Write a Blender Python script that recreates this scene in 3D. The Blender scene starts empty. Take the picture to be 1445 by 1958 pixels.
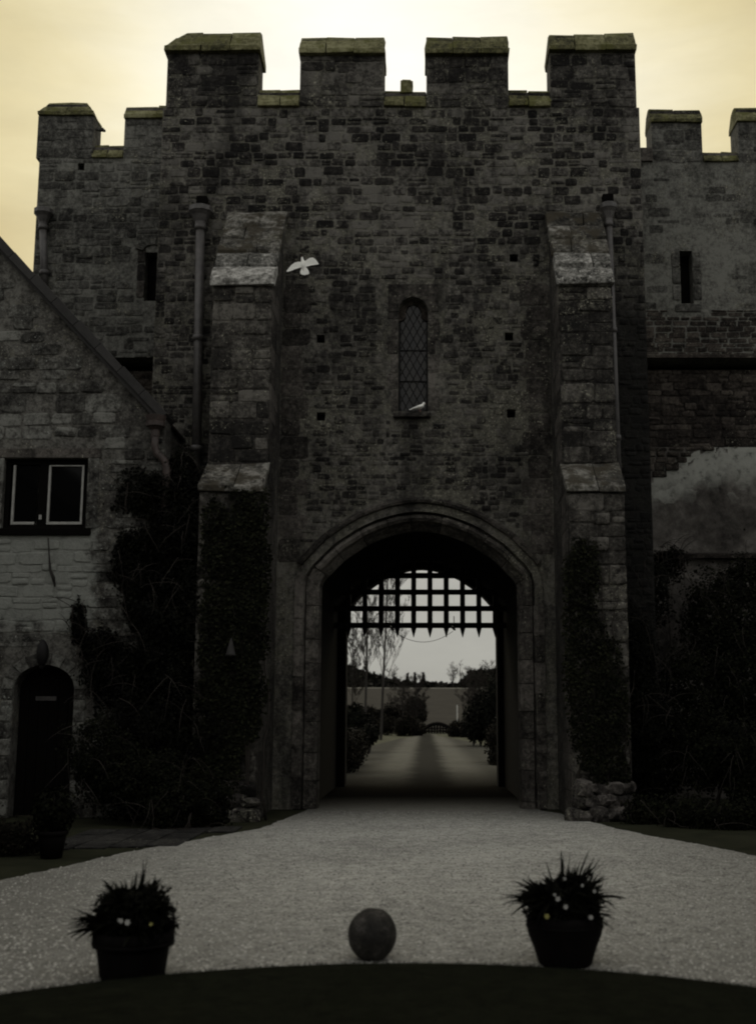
import bpy, bmesh, math, random
import numpy as np
from mathutils import Vector, Matrix, noise as mnoise
from mathutils.geometry import tessellate_polygon

scene = bpy.context.scene
COL = scene.collection
random.seed(7)
R = math.radians

# ------------------------------------------------------------------ camera
F, HZ, PX, CAMZ = 2300.0, 1370.0, 812.0, 1.6
TILT = math.atan((HZ - 979.0) / F)
cam_d = bpy.data.cameras.new('camera')
cam = bpy.data.objects.new('camera', cam_d)
COL.objects.link(cam)
cam.location = (0, 0, CAMZ)
cam.rotation_euler = (math.pi / 2 + TILT, 0, 0)
cam_d.sensor_fit = 'HORIZONTAL'
cam_d.sensor_width = 36.0
cam_d.lens = 36.0 * F / 1445.0
cam_d.shift_x = -(PX - 722.5) / 1445.0
cam_d.clip_start = 0.1
cam_d.clip_end = 6000
cam_d.dof.use_dof = True
cam_d.dof.focus_distance = 20.5
cam_d.dof.aperture_fstop = 2.2
scene.cycles.filter_width = 2.0
scene.camera = cam

# ------------------------------------------------------------------ light
SUN_EL, SUN_AZ = R(30.0), R(-2.0)          # a veiled low sun behind the gatehouse
SDIR = Vector((math.sin(SUN_AZ) * math.cos(SUN_EL), math.cos(SUN_AZ) * math.cos(SUN_EL), math.sin(SUN_EL)))
scene.view_settings.view_transform = 'Standard'
scene.view_settings.look = 'None'
scene.view_settings.exposure = 0.0
scene.view_settings.gamma = 1.0
scene.view_settings.use_curve_mapping = False


class NT:
    """small helper to write node trees"""
    def __init__(self, tree):
        self.t = tree
        tree.nodes.clear()

    def n(self, typ, props=None, **ins):
        nd = self.t.nodes.new(typ)
        for k, v in (props or {}).items():
            setattr(nd, k, v)
        for k, v in ins.items():
            key = int(k[1:]) if k[0] == '_' and k[1:].isdigit() else k.replace('_', ' ')
            self.set(nd.inputs[key], v)
        return nd

    def set(self, sock, v):
        if isinstance(v, bpy.types.NodeSocket):
            self.t.links.new(v, sock)
        elif isinstance(v, bpy.types.Node):
            self.t.links.new(v.outputs[0], sock)
        else:
            if hasattr(sock, 'default_value') and hasattr(sock.default_value, '__len__') and not isinstance(v, str):
                v = tuple(v)
                if len(sock.default_value) == 4 and len(v) == 3:
                    v = v + (1.0,)
            sock.default_value = v

    def math(self, op, a, b=0.0, c=0.0, clamp=False):
        nd = self.n('ShaderNodeMath', {'operation': op, 'use_clamp': clamp})
        self.set(nd.inputs[0], a); self.set(nd.inputs[1], b); self.set(nd.inputs[2], c)
        return nd.outputs[0]

    def vmath(self, op, a, b=(0, 0, 0)):
        nd = self.n('ShaderNodeVectorMath', {'operation': op})
        self.set(nd.inputs[0], a); self.set(nd.inputs[1], b)
        return nd

    def mix(self, fac, a, b, blend='MIX'):
        nd = self.n('ShaderNodeMix', {'data_type': 'RGBA', 'blend_type': blend})
        self.set(nd.inputs[0], fac); self.set(nd.inputs[6], a); self.set(nd.inputs[7], b)
        return nd.outputs[2]

    def ramp(self, fac, stops, interp='LINEAR'):
        nd = self.n('ShaderNodeValToRGB')
        cr = nd.color_ramp
        cr.interpolation = interp
        while len(cr.elements) < len(stops):
            cr.elements.new(0.5)
        for e, (p, c) in zip(cr.elements, stops):
            e.position = p
            e.color = (c, c, c, 1) if not hasattr(c, '__len__') else (c[0], c[1], c[2], 1)
        self.set(nd.inputs[0], fac)
        return nd.outputs[0]

    def rng(self, v, a, b, c=0.0, d=1.0, smooth=False):
        nd = self.n('ShaderNodeMapRange', {'interpolation_type': 'SMOOTHSTEP' if smooth else 'LINEAR'})
        for i, x in enumerate((v, a, b, c, d)):
            self.set(nd.inputs[i], x)
        return nd.outputs[0]

    def noise(self, vec, scale, detail=4.0, rough=0.55, dist=0.0):
        nd = self.n('ShaderNodeTexNoise', Scale=scale, Detail=detail, Roughness=rough, Distortion=dist)
        if vec is not None:
            self.set(nd.inputs['Vector'], vec)
        return nd.outputs[0]


world = bpy.data.worlds.new('World')
scene.world = world
world.use_nodes = True
w = NT(world.node_tree)
tc = w.n('ShaderNodeTexCoord')
dirv = w.vmath('NORMALIZE', tc.outputs['Generated']).outputs[0]
sep = w.n('ShaderNodeSeparateXYZ', _0=dirv)
dot = w.vmath('DOT_PRODUCT', dirv, tuple(SDIR)).outputs['Value']
ang = w.math('ARCCOSINE', w.math('MINIMUM', w.math('MAXIMUM', dot, -1.0), 1.0))          # angle from the veiled sun
cl = w.n('ShaderNodeMapping', Scale=(1.0, 1.0, 3.2), _0=dirv)
c1 = w.noise(cl.outputs[0], 2.3, 6.0, 0.55, 0.6)
c2 = w.noise(cl.outputs[0], 7.0, 5.0, 0.6, 0.3)
angn = w.math('ADD', ang, w.math('MULTIPLY', w.math('SUBTRACT', c1, 0.5), 0.30))
glow = w.ramp(w.math('DIVIDE', angn, math.pi), [(0.0, 0.96), (0.055, 0.90), (0.11, 0.66), (0.18, 0.62), (0.30, 0.76), (0.5, 0.80), (1.0, 0.74)])
tint = w.ramp(w.math('DIVIDE', angn, math.pi), [(0.0, (1.0, 0.97, 0.86)), (0.04, (1.0, 0.95, 0.76)), (0.085, (1.0, 0.865, 0.49)), (0.12, (1.0, 0.815, 0.40)), (0.20, (1.0, 0.90, 0.70)), (0.34, (1, 0.985, 0.955))])
low = w.rng(sep.outputs[2], 0.10, 0.26, 0.0, 1.0, True)                                   # mist towards the horizon greys the sky
lum = w.math('MULTIPLY', glow, w.rng(low, 0.0, 1.0, 0.58, 1.0))
lum = w.math('MULTIPLY', lum, w.rng(c2, 0.3, 0.7, 0.92, 1.07))
skyc = w.mix(low, (1.0, 0.988, 0.88), tint)
cloud = w.mix(1.0, skyc, w.n('ShaderNodeCombineColor', Red=lum, Green=lum, Blue=lum), 'MULTIPLY')
nis = w.n('ShaderNodeTexSky', {'sky_type': 'NISHITA', 'sun_disc': False, 'sun_elevation': SUN_EL, 'sun_rotation': SUN_AZ, 'dust_density': 4.0, 'air_density': 1.0})
nis_g = w.n('ShaderNodeHueSaturation', Saturation=0.15, Color=nis.outputs[0])
bg1 = w.n('ShaderNodeBackground', Color=cloud, Strength=1.0)
bg2 = w.n('ShaderNodeBackground', Color=nis_g.outputs[0], Strength=0.05)
mixs = w.n('ShaderNodeMixShader', _0=0.06, _1=bg1, _2=bg2)       # heavy cloud: little of the clear sky gets through
wo = w.n('ShaderNodeOutputWorld', Surface=mixs)

sun_d = bpy.data.lights.new('sun', 'SUN')
sun_d.energy = 0.5
sun_d.angle = R(14)
sun_d.color = (1.0, 0.93, 0.80)
sun = bpy.data.objects.new('sun', sun_d)
COL.objects.link(sun)
sun.rotation_euler = SDIR.to_track_quat('Z', 'Y').to_euler()
sun.location = (0, 30, 40)


# ------------------------------------------------------------------ helpers
def P(px, py, Y=None, Z=None):
    """a point of the place seen at this pixel of the photograph, on the plane y = Y or z = Z"""
    u = (px - PX) / F
    v = (979.0 - py) / F
    d = (u, math.cos(TILT) - v * math.sin(TILT), math.sin(TILT) + v * math.cos(TILT))
    s = Y / d[1] if Y is not None else (Z - CAMZ) / d[2]
    return Vector((s * d[0], s * d[1], CAMZ + s * d[2]))


def X_(px, Y, py=1000):
    return P(px, py, Y).x


def Z_(py, Y):
    return P(800, py, Y).z


class MB:
    def __init__(self):
        self.v, self.f = [], []

    def add(self, vs, fs):
        o = len(self.v)
        self.v += [tuple(p) for p in vs]
        self.f += [tuple(i + o for i in f) for f in fs]
        return self

    def box(self, x0, x1, y0, y1, z0, z1, jit=0.0):
        vs = [(x, y, z) for x in (x0, x1) for y in (y0, y1) for z in (z0, z1)]
        if jit:
            vs = [tuple(c + random.uniform(-jit, jit) for c in p) for p in vs]
        return self.add(vs, [(0, 1, 3, 2), (4, 6, 7, 5), (0, 4, 5, 1), (2, 3, 7, 6), (0, 2, 6, 4), (1, 5, 7, 3)])

    def prism_x(self, prof, x0, x1, jit=0.0):
        """profile of (y, z) points pushed along x"""
        n = len(prof)
        vs = []
        for x in (x0, x1):
            for (y, z) in prof:
                vs.append((x + random.uniform(-jit, jit), y + random.uniform(-jit, jit), z + random.uniform(-jit, jit)))
        fs = [(i, (i + 1) % n, (i + 1) % n + n, i + n) for i in range(n)]
        fs += [tuple(range(n - 1, -1, -1)), tuple(range(n, 2 * n))]
        return self.add(vs, fs)

    def tube(self, pts, rad, seg=6, cap=True):
        pts = [Vector(p) for p in pts]
        n = len(pts)
        if not hasattr(rad, '__len__'):
            rad = [rad] * n
        vs, fs = [], []
        up = Vector((0.13, 0.21, 0.97)).normalized()
        for i, p in enumerate(pts):
            t = (pts[min(i + 1, n - 1)] - pts[max(i - 1, 0)]).normalized()
            a = t.cross(up)
            if a.length < 0.15:
                a = t.cross(Vector((1, 0.2, 0)))
            a.normalize()
            b = t.cross(a)
            for k in range(seg):
                th = 2 * math.pi * k / seg
                vs.append(p + (a * math.cos(th) + b * math.sin(th)) * rad[i])
        for i in range(n - 1):
            for k in range(seg):
                k2 = (k + 1) % seg
                fs.append((i * seg + k, i * seg + k2, (i + 1) * seg + k2, (i + 1) * seg + k))
        if cap:
            fs += [tuple(range(seg - 1, -1, -1)), tuple((n - 1) * seg + k for k in range(seg))]
        return self.add(vs, fs)

    def lathe(self, prof, seg=24, cx=0, cy=0, z0=0, wob=0.0):
        """(r, z) profile about a vertical axis"""
        vs, fs = [], []
        for (r, z) in prof:
            for k in range(seg):
                th = 2 * math.pi * k / seg
                rr = r * (1 + random.uniform(-wob, wob))
                vs.append((cx + rr * math.cos(th), cy + rr * math.sin(th), z0 + z))
        for i in range(len(prof) - 1):
            for k in range(seg):
                k2 = (k + 1) % seg
                fs.append((i * seg + k, i * seg + k2, (i + 1) * seg + k2, (i + 1) * seg + k))
        fs.append(tuple(range(seg - 1, -1, -1)))
        fs.append(tuple((len(prof) - 1) * seg + k for k in range(seg)))
        return self.add(vs, fs)

    def build(self, name, mat, parent=None, smooth=False, bevel=0.0):
        me = bpy.data.meshes.new(name)
        me.from_pydata(self.v, [], self.f)
        me.validate()
        if bevel:
            bm = bmesh.new(); bm.from_mesh(me)
            bmesh.ops.recalc_face_normals(bm, faces=bm.faces)
            es = [e for e in bm.edges if len(e.link_faces) == 2 and e.calc_face_angle(0) > 0.6]
            bmesh.ops.bevel(bm, geom=es, offset=bevel, segments=2, affect='EDGES', profile=0.6)
            bm.to_mesh(me); bm.free()
        if smooth:
            me.polygons.foreach_set('use_smooth', [True] * len(me.polygons))
        return link(name, me, mat, parent)


def link(name, me, mat=None, parent=None):
    o = bpy.data.objects.new(name, me)
    if mat is not None and len(me.materials) == 0:
        me.materials.append(mat)
    COL.objects.link(o)
    if parent is not None:
        o.parent = parent
        o.matrix_parent_inverse = Matrix.Translation(-world_loc(parent))
    return o


def world_loc(o):
    v = Vector(o.location)
    p = o.parent
    if p is not None:                       # children are written in world coordinates, their own location is kept at zero
        return v if not getattr(p, 'location', None) else v
    return v


def empty(name, loc):
    o = bpy.data.objects.new(name, None)
    o.location = loc
    o.empty_display_size = 0.3
    COL.objects.link(o)
    return o


def tag(o, label=None, cat=None, group=None, kind=None):
    for k, v in (('label', label), ('category', cat), ('group', group), ('kind', kind)):
        if v:
            o[k] = v
    return o


def thing(name, label, cat, loc, group=None):
    return tag(empty(name, loc), label, cat, group)


def np_mesh(name, V, Fc, mat, parent=None, smooth=False):
    """V (n,3), Fc (m,3|4) numpy"""
    me = bpy.data.meshes.new(name)
    k = Fc.shape[1]
    me.vertices.add(len(V))
    me.vertices.foreach_set('co', np.ascontiguousarray(V, dtype=np.float32).ravel())
    me.loops.add(Fc.size)
    me.loops.foreach_set('vertex_index', np.ascontiguousarray(Fc, dtype=np.int32).ravel())
    me.polygons.add(len(Fc))
    me.polygons.foreach_set('loop_start', np.arange(0, Fc.size, k, dtype=np.int32))
    me.polygons.foreach_set('loop_total', np.full(len(Fc), k, dtype=np.int32))
    me.update()
    me.validate()
    if smooth:
        me.polygons.foreach_set('use_smooth', np.ones(len(Fc), dtype=bool))
    return link(name, me, mat, parent)


# ------------------------------------------------------------------ materials
def new_mat(name):
    m = bpy.data.materials.new(name)
    m.use_nodes = True
    return m, NT(m.node_tree)


def finish(t, col, rough=0.9, bump=None, strength=0.5, dist=0.01, spec=0.25, metal=0.0, extra=None):
    b = t.n('ShaderNodeBsdfPrincipled', Base_Color=col, Roughness=rough, Metallic=metal)
    b.inputs['Specular IOR Level'].default_value = spec
    for k, v in (extra or {}).items():
        t.set(b.inputs[k], v)
    if bump is not None:
        bp = t.n('ShaderNodeBump', Strength=strength, Distance=dist, Height=bump)
        t.set(b.inputs['Normal'], bp.outputs[0])
    t.n('ShaderNodeOutputMaterial', Surface=b.outputs[0])


def sc(c, k):
    return tuple(x * k for x in c)


def stone_mat(name, dark, mid, light, lichen=(0.30, 0.29, 0.23), lich=0.5, patch=0.55, moss=None, moss_amt=0.0, bump=0.7, spread=0.55, fine=26.0, stain=None, wash=None, gap_shade=None):
    m, t = new_mat(name)
    g = t.n('ShaderNodeNewGeometry')
    pos = g.outputs['Position']
    oi = t.n('ShaderNodeObjectInfo')
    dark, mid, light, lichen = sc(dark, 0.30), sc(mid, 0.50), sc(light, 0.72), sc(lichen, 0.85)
    rnd = t.math('FRACT', t.math('ADD', g.outputs['Random Per Island'], oi.outputs['Random']))
    n1 = t.noise(pos, patch, 7.0, 0.62, 0.4)
    n2 = t.noise(pos, 4.2, 8.0, 0.66, 0.3)
    n3 = t.noise(pos, fine, 6.0, 0.72)
    n8 = t.noise(t.vmath('ADD', pos, (11, 2, 9)).outputs[0], 12.0, 6.0, 0.75)
    v = t.math('ADD', t.math('MULTIPLY', t.math('SUBTRACT', rnd, 0.5), spread), t.math('MULTIPLY', t.math('SUBTRACT', n1, 0.5), 1.9))
    v = t.math('ADD', v, t.math('MULTIPLY', t.math('SUBTRACT', n2, 0.5), 1.6))
    v = t.math('ADD', v, t.math('MULTIPLY', t.math('SUBTRACT', n8, 0.5), 2.4))
    v = t.math('ADD', v, t.math('MULTIPLY', t.math('SUBTRACT', n3, 0.5), 0.9))
    v = t.math('ADD', v, 0.5)
    col = t.ramp(v, [(0.0, dark), (0.5, mid), (1.0, light)])
    # grey-olive lichen in mottled patches, then sparse pale specks
    n4 = t.noise(t.vmath('ADD', pos, (31, 17, 5)).outputs[0], 1.1, 6.0, 0.65, 0.6)
    n5 = t.noise(t.vmath('ADD', pos, (3, 7, 55)).outputs[0], 9.0, 8.0, 0.80)
    k = t.math('ADD', t.math('MULTIPLY', t.math('SUBTRACT', n4, 0.5), 1.2), t.math('MULTIPLY', t.math('SUBTRACT', n5, 0.5), 1.8))
    mask = t.rng(k, 0.32 - 0.5 * lich, 0.50 - 0.5 * lich, 0.0, 0.8, True)
    col = t.mix(mask, col, t.mix(t.rng(n8, 0.3, 0.7), sc(lichen, 0.16), sc(lichen, 0.66)))
    n9 = t.noise(t.vmath('ADD', pos, (8, 71, 3)).outputs[0], 26.0, 5.0, 0.7)
    sp_ = t.math('ADD', t.math('SUBTRACT', n9, 0.5), t.math('MULTIPLY', t.math('SUBTRACT', n4, 0.5), 0.35))
    col = t.mix(t.rng(sp_, 0.15 - 0.07 * lich, 0.22 - 0.07 * lich, 0.0, 0.9, True), col, sc(lichen, 1.35))
    if stain is not None:       # black weather crust in run-down streaks
        st = t.n('ShaderNodeMapping', Scale=(1.0, 1.0, 0.22), _0=pos)
        n6 = t.noise(st.outputs[0], 1.9, 6.0, 0.6, 0.3)
        col = t.mix(t.rng(n6, 0.50, 0.66, 0.0, stain, True), col, sc(dark, 0.55))
    if gap_shade is not None:        # shadow gap at the tower corner, painted black onto the stones
        sd = t.n('ShaderNodeSeparateXYZ', _0=pos)
        jx = t.math('ADD', sd.outputs[0], t.math('MULTIPLY', t.math('SUBTRACT', n2, 0.5), 0.5))
        jz = t.math('ADD', sd.outputs[2], t.math('MULTIPLY', t.math('SUBTRACT', n1, 0.5), 3.0))
        dm = t.math('MULTIPLY', t.rng(jx, gap_shade[0], gap_shade[0] + 0.16, 0.0, 1.0, True), t.rng(jz, gap_shade[1] - 2.5, gap_shade[1] + 0.5, 0.92, 0.0, True))
        col = t.mix(dm, col, (0.005, 0.005, 0.0046))
    if wash is not None:        # a worn coat of limewash left on one stretch of the wall
        sw = t.n('ShaderNodeSeparateXYZ', _0=pos)
        j = t.math('ADD', t.math('MULTIPLY', t.math('SUBTRACT', n1, 0.5), 1.4), t.math('MULTIPLY', t.math('SUBTRACT', n2, 0.5), 1.0))
        ex = t.math('SUBTRACT', wash[2], t.math('ABSOLUTE', t.math('SUBTRACT', sw.outputs[0], wash[0])))
        ez = t.math('SUBTRACT', wash[3], t.math('ABSOLUTE', t.math('SUBTRACT', sw.outputs[2], wash[1])))
        e_ = t.math('ADD', t.math('MINIMUM', ex, ez), j)
        col = t.mix(t.rng(e_, -0.12, 0.22, 0.0, 0.85, True), col, t.mix(t.math('ADD', t.math('MULTIPLY', n8, 0.6), t.math('MULTIPLY', n3, 0.4)), (0.14, 0.147, 0.131), (0.32, 0.33, 0.298)))
    if moss is not None:
        n7 = t.noise(pos, 3.0, 6.0, 0.65)
        col = t.mix(t.rng(n7, 0.62 - 0.4 * moss_amt, 0.75 - 0.4 * moss_amt, 0.0, 0.9, True), col, moss)
    h = t.math('ADD', t.math('MULTIPLY', n2, 1.0), t.math('MULTIPLY', n3, 0.8))
    finish(t, col, 0.92, h, bump, 0.03, 0.2)
    return m


def simple_mat(name, c1, c2, scale=6.0, rough=0.8, bump=0.0, metal=0.0, spec=0.3, island=0.0, dist=0.01):
    m, t = new_mat(name)
    if c2[0] < 0.3:
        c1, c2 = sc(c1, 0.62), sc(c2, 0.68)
    g = t.n('ShaderNodeNewGeometry')
    n1 = t.noise(g.outputs['Position'], scale, 7.0, 0.65)
    v = t.rng(n1, 0.3, 0.7)
    if island:
        oi = t.n('ShaderNodeObjectInfo')
        rnd = t.math('FRACT', t.math('ADD', g.outputs['Random Per Island'], oi.outputs['Random']))
        v = t.math('ADD', t.math('MULTIPLY', v, 1 - island), t.math('MULTIPLY', rnd, island))
    finish(t, t.mix(v, c1, c2), rough, n1 if bump else None, bump, dist, spec, metal)
    return m


def leaf_mat(name, c1, c2, rough=0.5, spec=0.35):
    m, t = new_mat(name)
    g = t.n('ShaderNodeNewGeometry')
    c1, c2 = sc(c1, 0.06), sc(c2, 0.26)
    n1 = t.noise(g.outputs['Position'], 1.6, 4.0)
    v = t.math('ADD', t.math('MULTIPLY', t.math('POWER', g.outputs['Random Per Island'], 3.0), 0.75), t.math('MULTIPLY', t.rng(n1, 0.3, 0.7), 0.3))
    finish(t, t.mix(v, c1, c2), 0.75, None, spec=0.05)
    return m


M = {}
M['tower'] = stone_mat('tower_stone', (0.026, 0.024, 0.022), (0.075, 0.070, 0.062), (0.15, 0.142, 0.125), lich=0.50, stain=0.65, spread=0.9, gap_shade=(3.42, 10.6))
M['tower_dark'] = stone_mat('dark_squared_stone', (0.016, 0.015, 0.014), (0.058, 0.053, 0.047), (0.16, 0.152, 0.135), lich=0.36, stain=0.6, spread=1.1, gap_shade=(3.42, 10.6))
M['tower_mortar'] = stone_mat('tower_mortar', (0.035, 0.033, 0.030), (0.105, 0.100, 0.088), (0.22, 0.21, 0.182), lich=0.78, bump=1.2, stain=0.5, gap_shade=(3.42, 10.6))
M['arch_stone'] = stone_mat('arch_stone', (0.040, 0.036, 0.032), (0.115, 0.105, 0.092), (0.20, 0.184, 0.163), lich=0.36, spread=0.6, stain=0.4)
M['dressed'] = stone_mat('dressed_stone', (0.030, 0.027, 0.024), (0.085, 0.077, 0.067), (0.15, 0.136, 0.12), lich=0.30, spread=0.6, stain=0.5)
M['buttress'] = stone_mat('buttress_stone', (0.030, 0.028, 0.025), (0.080, 0.074, 0.064), (0.17, 0.16, 0.14), lich=0.36, stain=0.6, spread=0.8)
M['plinth'] = stone_mat('plinth_stone', (0.02, 0.018, 0.016), (0.065, 0.058, 0.052), (0.17, 0.155, 0.14), lich=0.42, stain=0.6, spread=0.7)
M['cap_light'] = stone_mat('weathered_slab', (0.02, 0.02, 0.017), (0.24, 0.235, 0.21), (0.56, 0.55, 0.51), lichen=(0.50, 0.49, 0.45), lich=0.5, spread=0.6, patch=1.6)
M['cap_dark'] = stone_mat('mossy_slab', (0.02, 0.019, 0.017), (0.10, 0.095, 0.08), (0.28, 0.27, 0.24), lich=0.55, patch=1.6, moss=(0.035, 0.03, 0.02), moss_amt=0.4)
M['coping'] = stone_mat('coping_stone', (0.09, 0.088, 0.042), (0.21, 0.20, 0.095), (0.30, 0.29, 0.16), lichen=(0.32, 0.31, 0.16), lich=0.4, moss=(0.09, 0.09, 0.03), moss_amt=0.3)
M['wing'] = stone_mat('wing_stone', (0.05, 0.049, 0.044), (0.125, 0.123, 0.110), (0.20, 0.198, 0.178), lich=0.40, spread=0.5)
M['wing_mortar'] = stone_mat('wing_render', (0.07, 0.07, 0.062), (0.155, 0.154, 0.136), (0.23, 0.23, 0.205), lich=0.42, bump=0.5)
M['brown'] = stone_mat('brown_rubble', (0.022, 0.018, 0.015), (0.060, 0.050, 0.042), (0.11, 0.095, 0.08), lich=0.18, spread=0.7)
M['house'] = stone_mat('house_stone', (0.045, 0.043, 0.038), (0.125, 0.122, 0.108), (0.24, 0.24, 0.215), lichen=(0.30, 0.31, 0.28), lich=0.35, spread=0.8, wash=(-6.9, 3.95, 1.5, 0.86))
M['house_mortar'] = stone_mat('house_mortar', (0.05, 0.047, 0.042), (0.11, 0.105, 0.092), (0.19, 0.185, 0.165), lich=0.4, bump=0.8, wash=(-6.9, 3.95, 1.5, 0.86))
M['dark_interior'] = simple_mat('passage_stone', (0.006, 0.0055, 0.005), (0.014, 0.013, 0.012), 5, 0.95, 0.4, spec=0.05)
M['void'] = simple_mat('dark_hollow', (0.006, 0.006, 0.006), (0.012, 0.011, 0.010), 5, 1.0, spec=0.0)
M['iron'] = simple_mat('old_iron', (0.005, 0.005, 0.005), (0.012, 0.011, 0.010), 18, 0.7, 0.3, spec=0.25)
M['pipe'] = simple_mat('drainpipe_paint', (0.055, 0.052, 0.050), (0.12, 0.112, 0.105), 9, 0.5, 0.3, spec=0.4)
M['pipe_brown'] = simple_mat('rusty_pipe_paint', (0.040, 0.030, 0.026), (0.085, 0.062, 0.054), 9, 0.55, 0.3, spec=0.35)
M['wood_dark'] = simple_mat('dark_stained_wood', (0.004, 0.0036, 0.0033), (0.009, 0.008, 0.007), 20, 0.85, 0.3, spec=0.04, island=0.4)
M['bead'] = simple_mat('pale_window_paint', (0.24, 0.24, 0.22), (0.36, 0.355, 0.33), 12, 0.6)
M['slate'] = simple_mat('roof_slate', (0.025, 0.024, 0.023), (0.06, 0.057, 0.053), 8, 0.8, 0.4, island=0.5)
M['bark'] = simple_mat('bark', (0.022, 0.020, 0.017), (0.055, 0.05, 0.043), 9, 0.95, 0.6)
M['twig'] = simple_mat('twig_bark', (0.028, 0.024, 0.021), (0.06, 0.053, 0.046), 3, 0.95, spec=0.1)
M['ivy'] = leaf_mat('ivy_leaf', (0.020, 0.023, 0.012), (0.075, 0.082, 0.042), 0.42, 0.45)
M['creeper'] = leaf_mat('creeper_leaf', (0.010, 0.011, 0.008), (0.030, 0.032, 0.018), 0.6, 0.2)
M['shrub'] = leaf_mat('shrub_leaf', (0.014, 0.017, 0.008), (0.052, 0.058, 0.028), 0.5, 0.3)
M['evergreen'] = leaf_mat('evergreen_needle', (0.012, 0.014, 0.009), (0.038, 0.042, 0.026), 0.7, 0.15)
M['hedge'] = leaf_mat('hedge_leaf', (0.02, 0.019, 0.013), (0.07, 0.062, 0.042), 0.7, 0.2)
M['pot_leaf'] = leaf_mat('strap_leaf', (0.012, 0.013, 0.008), (0.036, 0.038, 0.022), 0.5, 0.3)
M['petal'] = simple_mat('white_petal', (0.32, 0.32, 0.30), (0.48, 0.475, 0.44), 30, 0.7)
M['yellow_petal'] = simple_mat('yellow_petal', (0.34, 0.32, 0.10), (0.45, 0.42, 0.16), 30, 0.7)
M['tub'] = simple_mat('dark_glazed_tub', (0.004, 0.0035, 0.0035), (0.010, 0.0085, 0.008), 12, 0.75, 0.3, spec=0.06, island=0.3)
M['soil'] = simple_mat('soil', (0.012, 0.010, 0.008), (0.035, 0.028, 0.022), 14, 0.95, 0.8)
M['moss_rim'] = simple_mat('mossy_rim', (0.03, 0.032, 0.018), (0.07, 0.072, 0.045), 24, 0.9, 0.5)
M['dove'] = simple_mat('white_feather', (0.78, 0.78, 0.73), (0.88, 0.88, 0.83), 30, 0.75)
M['dove_pink'] = simple_mat('dove_leg_skin', (0.30, 0.16, 0.14), (0.36, 0.20, 0.17), 30, 0.6)
M['white_post'] = simple_mat('white_post_paint', (0.6, 0.6, 0.56), (0.75, 0.75, 0.7), 12, 0.6)
M['flag'] = stone_mat('flagstone', (0.012, 0.012, 0.011), (0.030, 0.029, 0.027), (0.055, 0.053, 0.048), lich=0.05)


def glass_mat():
    m, t = new_mat('old_window_glass')
    g = t.n('ShaderNodeNewGeometry')
    n1 = t.noise(g.outputs['Position'], 7.0, 3.0)
    rnd = g.outputs['Random Per Island']
    oi = t.n('ShaderNodeObjectInfo')
    r2 = t.math('FRACT', t.math('ADD', rnd, oi.outputs['Random']))
    col = t.mix(r2, (0.008, 0.008, 0.0075), (0.028, 0.027, 0.024))
    finish(t, col, t.rng(r2, 0, 1, 0.12, 0.30), n1, 0.35, 0.01, 0.25)
    return m


M['glass'] = glass_mat()


def plain_glass_mat():
    m, t = new_mat('casement_glass')
    g = t.n('ShaderNodeNewGeometry')
    n1 = t.noise(g.outputs['Position'], 3.0, 2.0)
    finish(t, (0.003, 0.003, 0.003), 0.06, n1, 0.05, 0.01, 0.09)
    return m


M['casement_glass'] = plain_glass_mat()


def ball_mat():
    m, t = new_mat('pitted_ball_stone')
    g = t.n('ShaderNodeNewGeometry')
    pos = g.outputs['Position']
    n1 = t.noise(pos, 9.0, 8.0, 0.7)
    n2 = t.noise(pos, 70.0, 5.0, 0.7)
    col = t.ramp(t.math('ADD', n1, t.math('MULTIPLY', t.math('SUBTRACT', n2, 0.5), 0.5)), [(0.3, (0.008, 0.008, 0.007)), (0.52, (0.028, 0.026, 0.022)), (0.72, (0.10, 0.092, 0.085))])
    finish(t, col, 0.85, t.math('ADD', n1, n2), 0.6, 0.012, 0.25)
    return m


M['ball'] = ball_mat()


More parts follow.
